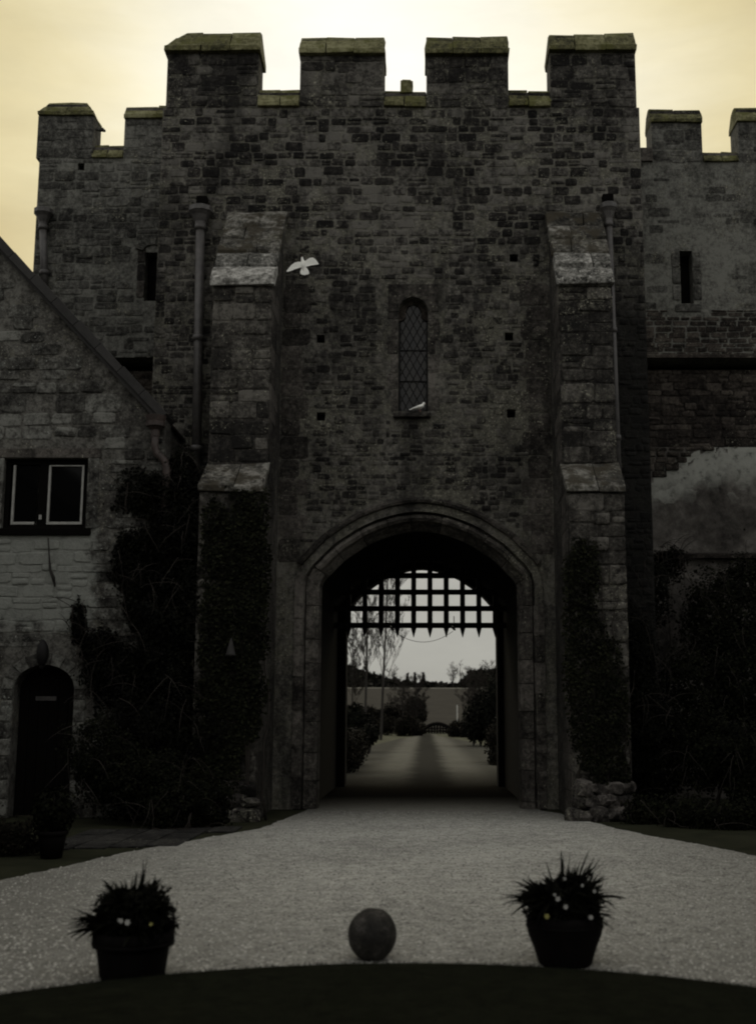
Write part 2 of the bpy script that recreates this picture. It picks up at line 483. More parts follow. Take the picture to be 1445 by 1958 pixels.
def gravel_mat(name, a, b, tracks=False, bare=None):  # bare: y span of the painted gate shade
    m, t = new_mat(name)
    g = t.n('ShaderNodeNewGeometry')
    pos = g.outputs['Position']
    vor = t.n('ShaderNodeTexVoronoi', Scale=46.0, _0=pos)
    n1 = t.noise(pos, 0.55, 6.0, 0.6, 0.4)
    n2 = t.noise(pos, 5.0, 7.0, 0.72)
    n3 = t.noise(pos, 24.0, 5.0, 0.75)
    sepc = t.n('ShaderNodeSeparateColor', Color=vor.outputs['Color'])
    v = t.math('ADD', t.math('MULTIPLY', sepc.outputs[0], 0.34), t.math('MULTIPLY', t.rng(n1, 0.3, 0.7), 0.26))
    v = t.math('ADD', v, t.math('MULTIPLY', t.rng(n2, 0.32, 0.68), 0.36))
    v = t.math('ADD', v, t.math('MULTIPLY', t.rng(n3, 0.32, 0.68), 0.40))
    v = t.math('SUBTRACT', v, 0.18)
    col = t.mix(v, a, b)
    if not tracks:  # pale around the middle, darker in an oval towards the edges and the lawn
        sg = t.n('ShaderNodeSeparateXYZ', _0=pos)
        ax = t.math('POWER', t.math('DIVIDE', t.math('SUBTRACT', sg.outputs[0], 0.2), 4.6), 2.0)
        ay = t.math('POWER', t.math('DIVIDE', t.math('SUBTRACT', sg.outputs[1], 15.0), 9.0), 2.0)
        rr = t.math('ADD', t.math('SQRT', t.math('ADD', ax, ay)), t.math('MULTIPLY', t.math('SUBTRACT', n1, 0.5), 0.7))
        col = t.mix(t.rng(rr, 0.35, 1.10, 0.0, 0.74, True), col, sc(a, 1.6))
    if tracks:      # the two wheel lines are swept clean, the crown between them holds moss and leaves
        sp = t.n('ShaderNodeSeparateXYZ', _0=pos)
        xx = t.math('ADD', sp.outputs[0], t.math('MULTIPLY', t.math('SUBTRACT', n1, 0.5), 0.6))
        xx = t.math('ABSOLUTE', t.math('SUBTRACT', xx, 0.12))
        tr = t.rng(t.math('ADD', xx, t.math('MULTIPLY', t.math('SUBTRACT', n3, 0.5), 0.5)), 0.25, 0.85, 0.0, 1.0, True)
        tr = t.math('MULTIPLY', tr, t.rng(xx, 1.15, 2.0, 1.0, 0.38, True))
        col = t.mix(tr, sc(a, 1.25), t.mix(0.35, col, b))
    if bare:        # castle shade in and beyond the gate, painted into the gravel colour
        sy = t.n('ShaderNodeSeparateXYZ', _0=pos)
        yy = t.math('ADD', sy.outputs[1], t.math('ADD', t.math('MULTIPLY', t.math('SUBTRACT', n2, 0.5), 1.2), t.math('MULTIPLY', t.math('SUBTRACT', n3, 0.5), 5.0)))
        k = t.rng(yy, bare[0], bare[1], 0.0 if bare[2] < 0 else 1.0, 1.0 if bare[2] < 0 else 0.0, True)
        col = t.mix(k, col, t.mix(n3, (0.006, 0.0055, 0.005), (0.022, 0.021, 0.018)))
    h = t.math('ADD', t.math('MULTIPLY', vor.outputs['Distance'], -1.0), t.math('MULTIPLY', n2, 0.8))
    finish(t, col, 1.0, h, 0.9, 0.02, 0.0)
    return m


M['gravel'] = gravel_mat('gravel', (0.07, 0.069, 0.062), (0.70, 0.695, 0.63), bare=(18.6, 25.5, -1))  # bare: dark blend painted for the shade running into the passage
M['drive'] = gravel_mat('drive_gravel', (0.036, 0.035, 0.030), (0.19, 0.186, 0.158), True, bare=(25.5, 41.0, 1))  # bare: castle shade painted on the near end of the drive
M['pebble'] = simple_mat('pebble', (0.06, 0.058, 0.052), (0.52, 0.515, 0.47), 40, 0.85, island=0.8)
M['lawn'] = simple_mat('lawn_turf', (0.005, 0.006, 0.003), (0.013, 0.015, 0.008), 9, 0.95, 0.8, spec=0.05)
M['blade'] = leaf_mat('grass_blade', (0.012, 0.013, 0.008), (0.030, 0.033, 0.020), 0.7, 0.1)
M['verge'] = simple_mat('verge_grass', (0.045, 0.046, 0.029), (0.15, 0.152, 0.10), 1.2, 0.95, 0.6, spec=0.05)
M['field'] = simple_mat('field_earth', (0.014, 0.0128, 0.0105), (0.046, 0.042, 0.035), 0.35, 0.95, 0.4, spec=0.05)
M['field_pale'] = simple_mat('pale_field', (0.10, 0.10, 0.085), (0.15, 0.15, 0.125), 0.3, 0.95)
M['hill'] = simple_mat('wooded_hill', (0.020, 0.020, 0.018), (0.045, 0.043, 0.038), 0.25, 0.95, spec=0.05)
M['ground'] = simple_mat('rough_grass', (0.020, 0.022, 0.013), (0.045, 0.047, 0.028), 2.0, 0.95, 0.6, spec=0.05)


def render_mat():
    """old render: pale limewash left in patches over a browned wall"""
    m, t = new_mat('patchy_limewash')
    g = t.n('ShaderNodeNewGeometry')
    pos = g.outputs['Position']
    sp = t.n('ShaderNodeSeparateXYZ', _0=pos)
    n1 = t.noise(pos, 0.75, 8.0, 0.62, 0.5)
    n2 = t.noise(pos, 6.0, 7.0, 0.7)
    # the wash that is left: a deep band under the rubble towards the far end, its lower edge falling away in a ragged tail
    x_, z_ = sp.outputs[0], sp.outputs[2]
    n3 = t.noise(pos, 2.6, 5.0, 0.6)
    n3 = t.math('ADD', t.math('MULTIPLY', t.math('SUBTRACT', n3, 0.5), 1.1), t.math('MULTIPLY', t.math('SUBTRACT', n2, 0.5), 0.25))
    line = t.rng(x_, LIME[0], LIME[2], LIME[1], LIME[3])
    thick = t.rng(x_, LIME[0], LIME[2] + 0.3, 0.10, 0.36)
    vb = t.n('ShaderNodeTexVoronoi', {'distance': 'CHEBYCHEV'}, Scale=3.4, _0=pos)
    vs_ = t.n('ShaderNodeSeparateColor', Color=vb.outputs['Color'])
    blk = t.math('MULTIPLY', t.math('SUBTRACT', vs_.outputs[0], 0.5), 0.34)
    d_ = t.math('SUBTRACT', t.math('ADD', z_, t.math('ADD', t.math('MULTIPLY', n3, 0.55), blk)), line)
    mask = t.math('MULTIPLY', t.rng(t.math('SUBTRACT', thick, d_), -0.02, 0.05, 0.0, 1.0, True), t.rng(t.math('ADD', d_, thick), -0.45, 0.20, 0.0, 1.0, True))
    mask = t.math('MULTIPLY', mask, t.rng(n2, 0.30, 0.44, 0.35, 1.0))
    lowm = t.rng(t.math('ADD', t.math('SUBTRACT', z_, LIME[1] + 0.1), t.math('MULTIPLY', n3, 1.3)), -0.9, 0.1, 0.0, 0.35, True)
    base = t.ramp(t.math('ADD', n1, t.math('MULTIPLY', t.math('SUBTRACT', n2, 0.5), 0.6)), [(0.3, (0.014, 0.0125, 0.011)), (0.5, (0.062, 0.057, 0.051)), (0.68, (0.13, 0.122, 0.11))])
    col = t.mix(mask, base, t.mix(n2, (0.15, 0.155, 0.138), (0.36, 0.365, 0.33)))
    finish(t, col, 0.92, t.math('ADD', n2, mask), 0.5, 0.02, 0.2)
    return m


LIME = (X_(1228, 24.3), Z_(948, 24.3), X_(1360, 24.3), Z_(880, 24.3))
M['limewash'] = render_mat()

# ------------------------------------------------------------------ stone work
VAR = []


def stone_variants(n=14):
    rs = random.Random(3)
    for _ in range(n):
        ring = []
        for (cx, cz) in ((-1, -1), (1, -1), (1, 1), (-1, 1)):
            c = rs.uniform(0.03, 0.16)
            d = rs.uniform(0.04, 0.22)
            j = lambda: rs.uniform(-0.03, 0.03)
            a = (cx * (0.5 - c), cz * 0.5)
            b = (cx * 0.5, cz * (0.5 - d))
            if (cx, cz) in ((-1, -1), (1, 1)):
                a, b = b, a
            ring += [(a[0] + j(), a[1] + j()), (b[0] + j(), b[1] + j())]
        vs = [(x, 0.25, z) for x, z in ring]
        vs += [(x, -0.55 + rs.uniform(-0.1, 0.1), z) for x, z in ring]
        vs += [(x * 0.90, -0.95 + rs.uniform(-0.16, 0.10), z * 0.86) for x, z in ring]
        vs += [(rs.uniform(-0.1, 0.1), -1.0, rs.uniform(-0.1, 0.1))]
        tri = []
        for r0 in (0, 8):
            for k in range(8):
                k2 = (k + 1) % 8
                tri += [(r0 + k, r0 + k2, r0 + 8 + k2), (r0 + k, r0 + 8 + k2, r0 + 8 + k)]
        for k in range(8):
            tri.append((16 + k, 16 + (k + 1) % 8, 24))
        VAR.append((np.array(vs), np.array(tri)))


stone_variants()
VMESH = {}


def variant_mesh(i, mat):
    key = (i, mat.name)
    if key not in VMESH:
        v, t = VAR[i]
        me = bpy.data.meshes.new('stone')
        me.from_pydata([tuple(p) for p in v], [], [tuple(int(a) for a in f) for f in t])
        me.materials.append(mat)
        VMESH[key] = me
    return VMESH[key]


def courses(x0, x1, z0, z1, ch, sw, seed, ok=None, gap=0.012):
    """stones laid in uneven courses; returns (x, z, w, h)"""
    rs = random.Random(seed)
    out = []
    z = z0
    while z < z1 - 0.05:
        h = rs.uniform(*ch)
        if z + h > z1 - ch[0] * 0.6:
            h = z1 - z
        x = x0
        while x < x1 - 0.02:
            w_ = rs.uniform(*sw)
            if x + w_ > x1 - sw[0] * 0.6:
                w_ = x1 - x
            cx, cz = x + w_ / 2, z + h / 2
            if rs.random() < 0.18 and h > 0.15:       # two thin stones in place of a thick one
                cand = [(cx, z + h * 0.27, w_, h * 0.54), (cx, z + h * 0.77, w_, h * 0.46)]
            else:
                cand = [(cx, cz, w_, h)]
            if h < 0.3:
                cand = [(c[0], c[1] + rs.uniform(-0.13, 0.13) * h, c[2] * rs.uniform(0.86, 1.0), c[3] * rs.uniform(0.80, 1.08)) for c in cand]
            for c in cand:
                if ok is None or ok(*c):
                    out.append((c[0], c[1], max(c[2] - gap, 0.03), max(c[3] - gap, 0.03)))
            x += w_
        z += h
    return out


def lay(stones, y, parent, mat, n_ind, proud=(0.008, 0.03), name='stone', rest='small_stones', seed=0, skip=0.0, face='front'):
    """the largest n_ind stones as objects, the rest joined into one part"""
    rs = random.Random(seed + 99)
    st = [s for s in stones if rs.random() >= skip]
    st.sort(key=lambda s: -s[2] * s[3])
    base = world_loc(parent)
    for s in st[:n_ind]:
        i = rs.randrange(len(VAR))
        o = bpy.data.objects.new(name, variant_mesh(i, mat))
        COL.objects.link(o)
        o.parent = parent
        o.matrix_parent_inverse = Matrix.Translation(-base)
        o.location = (s[0], y, s[1])
        o.scale = (s[2] * rs.choice((1, 1)), rs.uniform(*proud), s[3])
        o.rotation_euler = (0, R(rs.uniform(-1.5, 1.5)), 0)
    V, T, off = [], [], 0
    for s in st[n_ind:]:
        v, t = VAR[rs.randrange(len(VAR))]
        a = R(rs.uniform(-2.5, 2.5))
        p = v * np.array([s[2], rs.uniform(*proud), s[3]])
        x = p[:, 0] * math.cos(a) + p[:, 2] * math.sin(a) + s[0]
        z = -p[:, 0] * math.sin(a) + p[:, 2] * math.cos(a) + s[1]
        V.append(np.stack([x, p[:, 1] + y, z], 1))
        T.append(t + off)
        off += len(v)
    if V:
        o = np_mesh(rest, np.concatenate(V), np.concatenate(T), mat, parent, False)
        o['kind'] = 'stuff'


def slab(name, outline, holes, yf, yb, mat, parent, hole_mat=None):
    """a wall seen from the front: outline of (x, z); holes = [(loop, depth or None for right through)]"""
    mb = MB()
    def face(y, loops, flip):
        polys = [[Vector((x, z, 0)) for x, z in lp] for lp in loops]
        flat = [p for lp in loops for p in lp]
        tris = tessellate_polygon(polys)
        vs = [(x, y, z) for x, z in flat]
        fs = []
        for t in tris:
            a, b, c = (flat[i] for i in t)
            ccw = (b[0] - a[0]) * (c[1] - a[1]) - (b[1] - a[1]) * (c[0] - a[0]) > 0
            fs.append(tuple(t) if ccw != flip else tuple(reversed(t)))
        mb.add(vs, fs)
    def sides(loop, y0, y1):
        n = len(loop)
        vs = [(x, y0, z) for x, z in loop] + [(x, y1, z) for x, z in loop]
        mb.add(vs, [(i, (i + 1) % n, n + (i + 1) % n, n + i) for i in range(n)])
    face(yf, [outline] + [h[0] for h in holes], False)
    face(yb, [outline] + [h[0] for h in holes if h[1] is None], True)
    sides(outline, yf, yb)
    for lp, dep in holes:
        sides(lp, yf, yb if dep is None else yf + dep)
        if dep is not None:
            face(yf + dep, [lp], False)
    me_o = mb.build(name, mat, parent)
    bm = bmesh.new(); bm.from_mesh(me_o.data)
    bmesh.ops.remove_doubles(bm, verts=bm.verts, dist=1e-4)
    bmesh.ops.recalc_face_normals(bm, faces=bm.faces)
    bm.to_mesh(me_o.data); bm.free()
    return me_o


def rect(x0, x1, z0, z1):
    return [(x0, z0), (x1, z0), (x1, z1), (x0, z1)]


ARCH = [(1.0, 0.0), (0.992, 0.05), (0.972, 0.117), (0.945, 0.172), (0.906, 0.233), (0.845, 0.345), (0.774, 0.466), (0.72, 0.537), (0.663, 0.60), (0.58, 0.694), (0.498, 0.777), (0.415, 0.84), (0.332, 0.893), (0.25, 0.938), (0.167, 0.971), (0.08, 0.992), (0.0, 1.0)]


def arch_path(cx, a, zs, rise, jamb_n=1, z0=0.0):
    """from the foot of the left jamb over the arch to the foot of the right jamb"""
    left = [(cx - a, z0 + (zs - z0) * i / jamb_n) for i in range(jamb_n)]
    up = [(cx - a * u, zs + rise * v) for u, v in ARCH]
    dn = [(2 * cx - x, z) for x, z in reversed(up[:-1])]
    right = [(2 * cx - x, z) for x, z in reversed(left)]
    return left + up + dn + right


def densify(path, step=0.06):
    out = [path[0]]
    for a, b in zip(path, path[1:]):
        d = math.dist(a, b)
        n = max(1, int(d / step))
        for i in range(1, n + 1):
            out.append((a[0] + (b[0] - a[0]) * i / n, a[1] + (b[1] - a[1]) * i / n))
    return out


def smooth_normals(path, k=3):
    n = len(path)
    res = []
    for i in range(n):
        a, b = path[max(0, i - k)], path[min(n - 1, i + k)]
        tx, tz = b[0] - a[0], b[1] - a[1]
        l = math.hypot(tx, tz) or 1
        res.append((-tz / l, tx / l))       # to the outside of an arch walked from left to right
    return res


def offset_path(path, off):
    return [(p[0] + n[0] * off, p[1] + n[1] * off) for p, n in zip(path, smooth_normals(path))]


exec_order = None
# ------------------------------------------------------------------ ground
def ground_sheet(name, loop, z, mat, kind='structure', sub=None):
    me_v = [(x, y, z) for x, y in loop]
    mb = MB()
    tris = tessellate_polygon([[Vector(p) for p in me_v]])
    fs = []
    for t in tris:
        a, b, c = (me_v[i] for i in t)
        ccw = (b[0] - a[0]) * (c[1] - a[1]) - (b[1] - a[1]) * (c[0] - a[0]) > 0
        fs.append(tuple(t) if ccw else tuple(reversed(t)))
    mb.add(me_v, fs)
    o = mb.build(name, mat)
    o['kind'] = kind
    return o


ground_sheet('ground', [(-900, -60), (900, -60), (900, 135), (-900, 135)], -0.012, M['ground'])


def wavy(pts, amp=0.05, n=8, seed=0):
    rs = random.Random(seed)
    out = []
    for a, b in zip(pts, pts[1:]):
        for i in range(n):
            t = i / n
            j = amp if i else 0
            out.append((a[0] + (b[0] - a[0]) * t + rs.uniform(-j, j), a[1] + (b[1] - a[1]) * t + rs.uniform(-j, j)))
    out.append(pts[-1])
    return out


gl = [tuple(P(px, py, Z=0)[:2]) for px, py in ((0, 1684), (130, 1656), (245, 1629), (370, 1607), (500, 1584), (545, 1566))]
gr = [tuple(P(px, py, Z=0)[:2]) for px, py in ((1072, 1556), (1160, 1580), (1260, 1602), (1350, 1618), (1445, 1637))]
# carry the edges on past the frame
gl = [(-9.5, -8.0), (-6.2, 3.0), (gl[0][0] - 0.5, gl[0][1] - 1.4)] + gl
gr = gr + [(gr[-1][0] + 0.6, gr[-1][1] - 2.0), (6.2, 3.0), (9.0, -8.0)]
gravel_loop = wavy(gl, 0.04, 8, 1) + [(-2.05, 21.25), (-2.05, 25.0), (2.0, 25.0), (2.0, 21.25)] + wavy(gr, 0.04, 8, 2)
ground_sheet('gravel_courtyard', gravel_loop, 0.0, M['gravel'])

# drive through the gate and out to the field
dl = [(-2.1, 24.9), (-2.1, 28.4), (-3.3, 31), (-3.6, 45), (-3.2, 60), (-2.6, 75), (-1.7, 90), (-0.75, 100), (-0.62, 112)]
dr = [(0.95, 112), (1.05, 100), (1.9, 90), (3.0, 75), (3.4, 60), (3.7, 45), (3.4, 31), (2.1, 28.4), (2.1, 24.9)]
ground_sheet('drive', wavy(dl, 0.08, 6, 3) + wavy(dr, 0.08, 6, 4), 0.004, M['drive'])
ground_sheet('grass_verge', [(-40, 30.5), (40, 30.5), (40, 112), (-40, 112)], -0.006, M['verge'])


def lawn_edge(n=90):
    pts = []
    for i in range(n):
        th = 2 * math.pi * i / n
        pts.append((-0.12 + 4.75 * math.cos(th), 1.0 + 7.06 * math.sin(th)))
    return pts


mb = MB()
le = lawn_edge()
n = len(le)
mb.add([(x, y, -0.01) for x, y in le] + [(x, y, 0.045) for x, y in le] + [((x + 0.12) * 0.985 - 0.12, (y - 1) * 0.985 + 1, 0.065) for x, y in le],
       [(i, (i + 1) % n, n + (i + 1) % n, n + i) for i in range(n)] + [(n + i, n + (i + 1) % n, 2 * n + (i + 1) % n, 2 * n + i) for i in range(n)] + [tuple(range(2 * n, 3 * n))])
lawn = mb.build('lawn', M['lawn'])
lawn['kind'] = 'structure'

rng = np.random.default_rng(5)


def blades(name, pts, hmin, hmax, wid, mat, kind='stuff', lean=0.35):
    n = len(pts)
    h = rng.uniform(hmin, hmax, n)
    th = rng.uniform(0, 2 * math.pi, n)
    ld = rng.uniform(0, lean, n) * h
    lt = rng.uniform(0, 2 * math.pi, n)
    dx, dy = np.cos(th) * wid / 2, np.sin(th) * wid / 2
    base = np.asarray(pts)
    tip = base + np.stack([np.cos(lt) * ld, np.sin(lt) * ld, h], 1)
    V = np.empty((n, 3, 3))
    V[:, 0] = base + np.stack([-dx, -dy, np.zeros(n)], 1)
    V[:, 1] = base + np.stack([dx, dy, np.zeros(n)], 1)
    V[:, 2] = tip
    o = np_mesh(name, V.reshape(-1, 3), np.arange(3 * n).reshape(-1, 3), mat)
    o['kind'] = kind
    return o


gp = []
while len(gp) < 60000:
    x, y = rng.uniform(-3.4, 3.2), rng.uniform(5.2, 8.1)
    if ((x + 0.12) / 4.72) ** 2 + ((y - 1) / 7.04) ** 2 < 1:
        gp.append((x, y, 0.055))
tag(blades('grass', gp, 0.006, 0.017, 0.006, M['blade']), 'short dark grass of the round lawn nearest the viewer', 'grass')


def pebbles(name, n, region, size, mat):
    v0 = np.array([(1, 0, 0), (-1, 0, 0), (0, 1, 0), (0, -1, 0), (0, 0, 1), (0, 0, -0.3)], float)
    f0 = np.array([(0, 2, 4), (2, 1, 4), (1, 3, 4), (3, 0, 4)])
    pts = region(n)
    m = len(pts)
    s = rng.uniform(size[0], size[1], (m, 1))
    ax = np.concatenate([s * rng.uniform(0.7, 1.3, (m, 1)), s * rng.uniform(0.6, 1.1, (m, 1)), s * rng.uniform(0.4, 0.8, (m, 1))], 1)
    th = rng.uniform(0, 6.28, m)
    P0 = v0[None] * ax[:, None, :]
    x = P0[..., 0] * np.cos(th)[:, None] - P0[..., 1] * np.sin(th)[:, None]
    y = P0[..., 0] * np.sin(th)[:, None] + P0[..., 1] * np.cos(th)[:, None]
    V = np.stack([x, y, P0[..., 2]], 2) + pts[:, None, :]
    Fc = (f0[None] + (np.arange(m) * 6)[:, None, None]).reshape(-1, 3)
    o = np_mesh(name, V.reshape(-1, 3), Fc, mat, None, True)
    o['kind'] = 'stuff'
    return o


def in_poly(x, y, poly):
    c = np.zeros(len(x), bool)
    j = len(poly) - 1
    for i in range(len(poly)):
        xi, yi = poly[i]; xj, yj = poly[j]
        if yi != yj:
            c ^= ((yi > y) != (yj > y)) & (x < (xj - xi) * (y - yi) / (yj - yi) + xi)
        j = i
    return c


def gravel_region(n):
    y = 7.0 + (21.0 - 7.0) * rng.random(n) ** 1.6
    x = rng.uniform(-1, 1, n) * (1.2 + 0.34 * y) + 0.0
    k = in_poly(x, y, gravel_loop) & (((x + 0.12) / 4.78) ** 2 + ((y - 1) / 7.09) ** 2 > 1)
    return np.stack([x[k], y[k], np.full(k.sum(), 0.001)], 1)


tag(pebbles('gravel', 50000, gravel_region, (0.006, 0.016), M['pebble']), 'loose pale gravel stones spread over the courtyard', 'gravel')

# bed and flagged strip on the left under the house
bl = [tuple(P(px, py, Z=0)[:2]) for px, py in ((120, 1627), (252, 1624), (370, 1603), (470, 1585), (430, 1580), (300, 1590), (120, 1594))]
mbp = empty('flagstone_path', (bl[0][0], bl[0][1], 0)); mbp['kind'] = 'structure'
px0, px1 = -4.6, -2.75
k = 0
for i in range(6):
    for j in range(3):
        x0 = -4.75 + i * 0.42
        y0 = 15.15 + j * 0.85 + i * 0.12
        if x0 + 0.4 > -2.9 + 0.12 * j:
            continue
        MB().box(x0, x0 + 0.40, y0, y0 + 0.82, -0.03, 0.012 + random.uniform(-0.004, 0.006)).build('flagstone', M['flag'], mbp, bevel=0.008)

# ------------------------------------------------------------------ gatehouse
TY = 21.5
TX0, TX1 = -5.03, 4.12
GCX, GA, GZS, GRISE = -0.10, 1.775, 3.93, 1.04
SILLB, SILLT = 13.15, 13.62
tower = thing('gatehouse', 'tall battlemented stone gatehouse with a pointed gate arch, two buttresses and a leaded lancet', 'gatehouse', (GCX, TY, 0))

gate_in = densify(arch_path(GCX, GA, GZS, GRISE, 1))
hole_path = offset_path(gate_in, 0.30)
hole_path[0] = (hole_path[0][0], 0.0)
hole_path[-1] = (hole_path[-1][0], 0.0)
coarse = hole_path[:1] + [p for p in hole_path[1:-1] if p[1] > GZS - 0.1][::2] + hole_path[-1:]
outline = [(TX0, 0.0)] + coarse + [(TX1, 0.0), (TX1, SILLB), (TX0, SILLB)]
LX0, LX1, LZ0, LZS, LZT = -0.49, 0.06, 7.14, 9.05, 9.34
lanc = [(LX0, LZ0), (LX1, LZ0)] + [((LX0 + LX1) / 2 + (LX1 - LX0) / 2 * math.cos(th), LZS + (LZT - LZS) * math.sin(th)) for th in [math.pi * i / 14 for i in range(0, 15)]]
put_px = [(613, 648), (973, 643), (982, 493), (613, 796), (977, 790)]
puts = []
for a, b in put_px:
    c = P(a, b, TY)
    puts.append((c.x, c.z))
PR = 0.078
holes = [(lanc, 0.34)] + [([(x - PR, z - PR + random.uniform(-.01, .01)), (x + PR, z - PR), (x + PR + random.uniform(-.01, .01), z + PR), (x - PR, z + PR)], 0.42) for x, z in puts]
slab('wall', outline, holes, TY, TY + 0.6, M['tower_mortar'], tower)
for x, z in puts:
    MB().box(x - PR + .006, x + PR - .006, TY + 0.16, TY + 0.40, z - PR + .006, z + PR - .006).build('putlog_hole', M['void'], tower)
# flanks, back and deck
bpath = densify(arch_path(-0.075, 1.765, 4.0, 1.08, 1), 0.2)
bk = [(TX0, 0.0)] + bpath + [(TX1, 0.0), (TX1, SILLB), (TX0, SILLB)]
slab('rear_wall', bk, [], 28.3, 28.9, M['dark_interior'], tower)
MB().box(TX0, TX0 + 0.6, TY + 0.602, 28.298, 0, SILLB).build('side_wall', M['tower_mortar'], tower)
MB().box(TX1 - 0.6, TX1, TY + 0.602, 28.298, 0, SILLB).build('side_wall', M['tower_mortar'], tower)
MB().box(TX0 + 0.602, TX1 - 0.602, TY + 0.602, 28.298, 12.3, 12.5).build('roof_deck', M['slate'], tower)
# the vaulted passage
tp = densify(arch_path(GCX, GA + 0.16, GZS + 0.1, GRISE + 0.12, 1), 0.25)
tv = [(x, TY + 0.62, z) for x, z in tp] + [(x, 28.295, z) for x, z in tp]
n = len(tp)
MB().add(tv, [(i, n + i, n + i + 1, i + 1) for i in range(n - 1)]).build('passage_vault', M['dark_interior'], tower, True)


def near_gate(x, z, w_, h, off=0.62):
    """true if the stone would run into the arch mouldings"""
    for cx in (x - w_ / 2, x, x + w_ / 2):
        for cz in (z - h / 2, z + h / 2):
            u = abs(cx - GCX)
            if u < GA + off:
                if cz < GZS:
                    return True
                f = u / (GA + off)
                top = GZS
                for (u0, v0), (u1, v1) in zip(ARCH, ARCH[1:]):
                    if u1 <= f <= u0:
                        tt = (u0 - f) / max(u0 - u1, 1e-6)
                        top = GZS + (GRISE + off) * (v0 + (v1 - v0) * tt)
                if cz < top:
                    return True
    return False


BUTL = (-3.68, -2.66)
BUTR = (2.33, 3.26)


def front_ok(x, z, w_, h):
    x0, x1, z0, z1 = x - w_ / 2, x + w_ / 2, z - h / 2, z + h / 2
    for b in (BUTL, BUTR):
        if x0 < b[1] and x1 > b[0] and z < 10.8:
            return False
    if x0 < LX1 + 0.22 and x1 > LX0 - 0.22 and z1 > LZ0 - 0.16 and z0 < LZT + 0.26:
        return False
    for px_, pz_ in puts:
        if x0 < px_ + PR + .01 and x1 > px_ - PR - .01 and z0 < pz_ + PR + .01 and z1 > pz_ - PR - .01:
            return False
    if z < 9.6 and (BUTL[1] - 0.1 < x < -2.15 or 1.78 < x < BUTR[0] + 0.1):
        return False
    return not near_gate(x, z, w_, h)


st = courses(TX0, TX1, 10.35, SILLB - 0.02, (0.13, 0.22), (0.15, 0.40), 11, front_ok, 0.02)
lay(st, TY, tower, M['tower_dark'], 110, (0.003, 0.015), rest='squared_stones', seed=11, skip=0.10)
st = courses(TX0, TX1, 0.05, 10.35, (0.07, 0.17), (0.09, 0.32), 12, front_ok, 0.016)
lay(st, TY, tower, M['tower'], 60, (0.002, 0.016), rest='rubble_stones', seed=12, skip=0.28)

# large dressed blocks beside the buttresses
def quoins(x0, x1, z0, z1, seed, parent, mat, y, flip=False, name='quoin'):
    rs = random.Random(seed)
    z = z0
    i = 0
    while z < z1 - 0.1:
        h = rs.uniform(0.26, 0.44)
        if z + h > z1 - 0.2:
            h = z1 - z
        wd = (x1 - x0) * (1.0 if i % 2 else rs.uniform(0.68, 0.82))
        a, b = (x0, x0 + wd) if not flip else (x1 - wd, x1)
        c = ((a + b) / 2, z + h / 2, b - a - 0.014, h - 0.014)
        if not near_gate(*c, off=0.58):
            lay([c], y, parent, mat, 1, (0.005, 0.013), name=name, seed=seed + i)
        z += h
        i += 1


quoins(BUTL[1] + 0.01, -2.13, 0.2, 9.6, 21, tower, M['dressed'], TY)
quoins(1.76, BUTR[0] - 0.01, 0.2, 9.6, 22, tower, M['dressed'], TY, True)

# gate arch mouldings: separate blocks of three orders
def arch_blocks(path, prof, blk_j, blk_a, mat, name, parent, zmin=None, gap=0.006, prof_j=None):
    nrm = smooth_normals(path)
    L = [0.0]
    for a, b in zip(path, path[1:]):
        L.append(L[-1] + math.dist(a, b))
    i0 = 0
    N_ = len(path)
    if zmin is not None:
        i0 = next(i for i in range(N_) if path[i][1] >= zmin)
    i1 = N_ - 1 - i0
    i = i0
    rs = random.Random(len(name))
    while i < i1:
        jamb = path[i][1] < GZS - 0.05
        ln = (blk_j if jamb else blk_a) * rs.uniform(0.8, 1.2)
        j = i + 1
        while j < i1 and L[j] - L[i] < ln:
            j += 1
        if L[i1] - L[j] < 0.12:
            j = i1
        idx = list(range(i, j + 1))
        vs, fs = [], []
        jit = rs.uniform(-0.006, 0.006)
        for q, k_ in enumerate(idx):
            p, nn = path[k_], nrm[k_]
            sh = 0.0
            if q == 0: sh = gap
            if q == len(idx) - 1: sh = -gap
            tx, tz = nn[1], -nn[0]
            for (o, y) in (prof_j if jamb and prof_j else prof):
                vs.append((p[0] + nn[0] * o + tx * sh, y + jit, p[1] + nn[1] * o + tz * sh))
        m_ = len(prof)
        for q in range(len(idx) - 1):
            for r_ in range(m_ - 1):
                fs.append((q * m_ + r_, q * m_ + r_ + 1, (q + 1) * m_ + r_ + 1, (q + 1) * m_ + r_))
        fs.append(tuple(range(m_)))
        fs.append(tuple((len(idx) - 1) * m_ + r_ for r_ in reversed(range(m_))))
        MB().add(vs, fs).build(name if not jamb else 'jamb_stone', mat, parent, bevel=0.0)
        i = j


arch_blocks(gate_in, [(0.02, TY + 0.62), (0.0, TY + 0.40), (0.11, TY + 0.20), (0.14, TY + 0.07), (0.19, TY + 0.03), (0.255, TY + 0.06), (0.27, TY + 0.30)], 0.46, 0.40, M['arch_stone'], 'arch_stone', tower,
            prof_j=[(0.02, TY + 0.62), (0.0, TY + 0.34), (0.03, TY + 0.16), (0.10, TY + 0.10), (0.25, TY + 0.07), (0.265, TY + 0.10), (0.27, TY + 0.30)])
arch_blocks(gate_in, [(0.27, TY + 0.30), (0.275, TY + 0.14), (0.33, TY + 0.17), (0.40, TY + 0.12), (0.445, TY - 0.01), (0.465, TY + 0.05)], 0.52, 0.44, M['arch_stone'], 'arch_stone', tower,
            prof_j=[(0.27, TY + 0.30), (0.275, TY + 0.09), (0.30, TY + 0.0), (0.37, TY - 0.03), (0.455, TY - 0.03), (0.465, TY + 0.05)])
